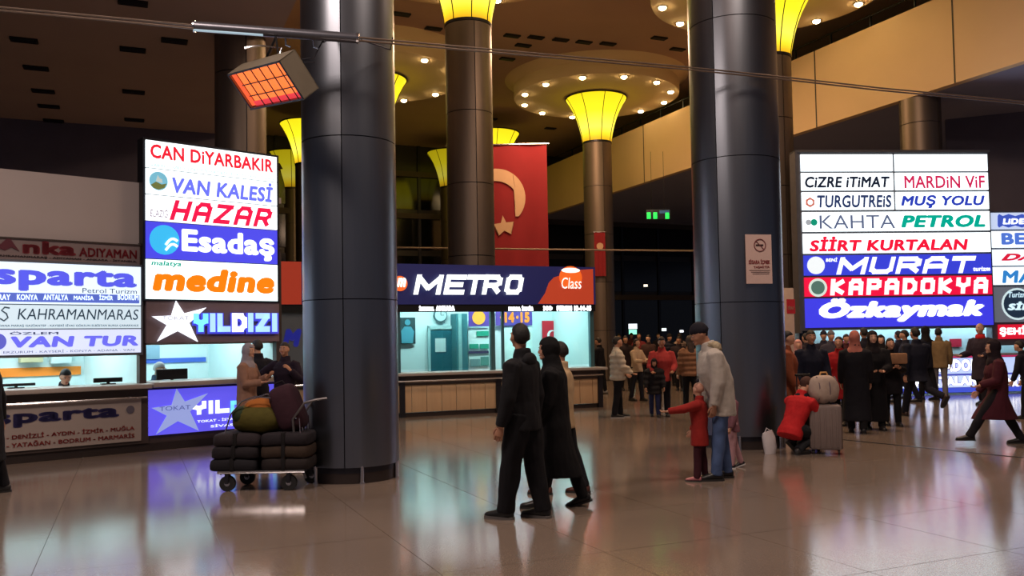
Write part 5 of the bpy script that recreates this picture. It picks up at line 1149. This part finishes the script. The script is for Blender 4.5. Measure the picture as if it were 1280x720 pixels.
person('man in dark jacket walking left behind the tall navy coat man', 1134, 503, 410, yaw=70, legs=((20, 6), (-14, 8)), top='jacket', tc=(30, 32, 46), bc=(24, 26, 38), lod=2)
person('person in tan jacket standing right of the tall navy coat man', 1176, 500, 409, yaw=-20, top='jacket', tc=(140, 118, 84), hem=.16, bc=(120, 118, 124), hc_=(30, 24, 22), lod=1, wide=1.15, legw=.9)
person('grey haired man in dark coat with bright red scarf', 1229, 506, 403, yaw=120, legs=((8, 4), (-6, 6)), arms=((20, 8, 60), (20, 8, 60)), top='coat', tc=(48, 40, 52), hem=.40, bc=(24, 22, 30), hair='bald', hc_=(150, 140, 136), scarf=(206, 40, 44), lod=1, skin='c')
person('woman in burgundy coat striding left, nearest of the right crowd', 1250, 555, 418, yaw=78, lean=3, legs=((36, 6), (-20, 8)), arms=((14, 8, 60), (10, 8, 30)), top='coat', tc=(66, 22, 34), hem=.46, bc=(20, 18, 26), sc=(22, 20, 26), hair='hoodup', hc_=(28, 18, 26), lod=0, fem=True, wide=1.2)
person('dark figure with a backpack cut off by the right picture edge', 1288, 524, 424, yaw=40, lean=14, top='jacket', tc=(20, 22, 34), bc=(20, 20, 28), lod=1, wide=1.3)
rt_ = [(1060, 500, 417, 185, (70, 30, 36), 'dark red clad figure between the red coat and rosy headscarf women'), (1083, 506, 409, 10, (26, 26, 38), 'tall dark figure behind the woman with rosy headscarf'), (1104, 510, 418, 160, (34, 30, 40), 'dark figure behind the black haired woman'),
       (1010, 504, 416, 20, (40, 34, 44), 'far dark figure left of the navy jacket man'), (1126, 498, 413, 30, (36, 36, 50), 'dark figure left of the tall navy coat man, close to the lit counter'), (1160, 500, 407, 25, (26, 28, 40), 'dark figure touching the tall navy coat man on his right')]
for i, (px, fy, hy, yw, c, lab) in enumerate(rt_):
    person(lab, px, fy, hy, yaw=yw, top=('coat', 'jacket')[i % 2], tc=c, bc=(22, 22, 28), hair=('short', 'short', 'scarf')[i % 3], hc_=(26, 22, 24), lod=2, skin='abc'[i % 3], fem=i % 3 == 2)
flush()

# ================================================================== LUGGAGE TROLLEY
g = ground(330, 609); TY = g.y; RAILM = mat('dull_rail', rgb(120, 116, 116), .4, .9)
def tp_(px, py, dy=0): p = at(px, py, TY+dy); return V((p.x, TY+dy, p.z))
tl = T('luggage_trolley', 'steel luggage trolley with tall curved end rail beside the left broad column', 'trolley', (g.x, TY, 0))
TW = .27
x0 = tp_(282, 590).x; x1 = tp_(388, 590).x; pz = .21
tl.part('platform', MB().box(x0, x1, TY-TW, TY+TW, pz-.02, pz+.01, .006), DARKSTEEL)
for s_ in (-1, 1): tl.part('side_rail', MB().tube([(x0, TY+s_*TW, pz), (x1, TY+s_*TW, pz)], .018, 8), CHROME)
for px, dy, r_ in ((293, -TW, .085), (368, -TW, .085), (384, TW, .09), (302, TW, .085)):
    p = tp_(px, 600, 0); 
    f = tl.part('caster_fork', MB().box(p.x-.02, p.x+.02, TY+dy*.85-.045, TY+dy*.85+.045, r_, pz), DARKSTEEL)
    tl.part('wheel', MB().loft([((p.x, TY+dy*.85-.025, r_), (r_, 0, 0), (0, 0, r_)), ((p.x, TY+dy*.85+.025, r_), (r_, 0, 0), (0, 0, r_))], 24), mat('rubber', rgb(22, 22, 24), .7), f)
    tl.part('hub', MB().loft([((p.x, TY+dy*.85-.03, r_), (r_*.35, 0, 0), (0, 0, r_*.35)), ((p.x, TY+dy*.85+.03, r_), (r_*.35, 0, 0), (0, 0, r_*.35))], 14), CHROME, f)
for s_ in (-1, 1):
    a = [tp_(388, 594), tp_(375, 560), tp_(372, 522), tp_(386, 502), tp_(400, 498), tp_(414, 496)]
    tl.part('end_rail', MB().tube([V((p.x, TY+s_*TW*.8, p.z)) for p in a], .014, 8), RAILM)
for z_ in (.32, .45, .62, .78):
    x_ = tp_(376, 560).x; tl.part('cross_bar', MB().tube([(x_, TY-TW*.8, z_), (x_, TY+TW*.8, z_)], .009, 6), CHROME)
for i in range(5):
    yy = TY-TW*.8+TW*1.6*i/4; tl.part('grille_bar', MB().tube([(x1, yy, pz), (tp_(382, 560).x, yy, .5), (tp_(380, 530).x, yy, .78)], .006, 6), CHROME)
for s_ in (-1, 1): tl.part('loop_bar', MB().tube([V((tp_(x, y).x, TY+s_*TW*.9-.02*s_, tp_(x, y).z)) for x, y in ((284, 590), (289, 540), (296, 516), (310, 500), (326, 494), (345, 496))], .009, 6), CHROME)
def pillow(label, cx, cz, w_, d_, h_, c, yo=0, name='bundle', p=.38, cat='bundle', seam=True, tilt=0):
    cc = V((cx, TY+yo, cz)); t = T(name, label, cat, (cx, TY+yo, cz-h_/2))
    q = rbox((0, 0, 0), w_/2, d_/2, h_/2, p, 28, 12)
    fz = random.random()*9; q.v = [v*(1+.05*noise.noise(v*7+V((fz, 0, 0))))+V((0, 0, -.012*(abs(v.x)/(w_/2))**2)) for v in q.v]
    if tilt: Rm = Euler((0, radians(tilt), 0)).to_matrix(); q.v = [Rm @ v for v in q.v]
    q.v = [v+cc for v in q.v]; t.part('fabric', q, cloth_mat(c), sharp=180)
    if seam:
        sm = MB().tube([(cx+w_/2*.86*cos(a), TY+yo+d_/2*.97*sin(a), cz) for a in [2*pi*i/28 for i in range(29)]], .006, 5) if False else MB().box(cx-.02, cx+.02, TY+yo-d_/2-.012, TY+yo+d_/2+.004, cz-h_/2+.01, cz+h_/2-.004, .004)
        t.part('strap', sm, cloth_mat((22, 20, 22)))
    return t
cw = (x1-x0+.1)/2
lays = [(('bottom', 592-.0, .135), (28, 27, 32), (38, 32, 32)), (('middle', 572, .135), (32, 28, 32), (54, 42, 34)), (('top', 552, .135), (42, 36, 40), (36, 32, 37))]
z_ = pz+.012
for i, ((nm, _, h_), ca, cb_) in enumerate(lays):
    for j, c in enumerate((ca, cb_)):
        cx = x0-.07+cw*(j+.5)-.03*(2-i)*(1-j)*.6
        pillow('dark folded bundle strapped on the trolley, %s layer, %s half' % (nm, ('left', 'right')[j]), cx, z_+h_/2, cw*1.04, .56, h_*1.12, c)
    z_ += h_
c = tp_(326, 520); t = pillow('plump olive and orange cloth bundle heaped on top of the trolley load', c.x, z_+.15, .60, .50, .34, (76, 70, 26), 0, 'cloth_bundle', .8, 'bundle', False)
q = rbox((c.x+.02, TY-.02, z_+.24), .20, .17, .13, .8); q.v = [v+V((0, 0, .02*noise.noise(v*9))) for v in q.v]; t.part('orange_wrap', q, cloth_mat((150, 88, 36)), sharp=180)
q = rbox((c.x-.16, TY-.06, z_+.19), .13, .17, .10, .8); t.part('green_wrap', q, cloth_mat((38, 52, 34)), sharp=180)
c = tp_(361, 508); t = T('travel_bag', 'dark plum travel bag leaning upright at the right end of the trolley load', 'bag', (c.x, TY, z_))
q = rbox((0, 0, 0), .15, .22, .27, .5, 24, 12); Rm = Euler((0, radians(-20), 0)).to_matrix(); q.v = [Rm @ v+V((c.x, TY, z_+.25)) for v in q.v]; t.part('bag_body', q, cloth_mat((50, 26, 36)), sharp=180)
t.part('bag_handle', MB().tube([Rm @ V(p)+V((c.x, TY, z_+.25)) for p in ((-.06, -.05, .25), (-.04, -.05, .31), (.05, -.05, .31), (.07, -.05, .25))], .012, 6), cloth_mat((24, 20, 26)))
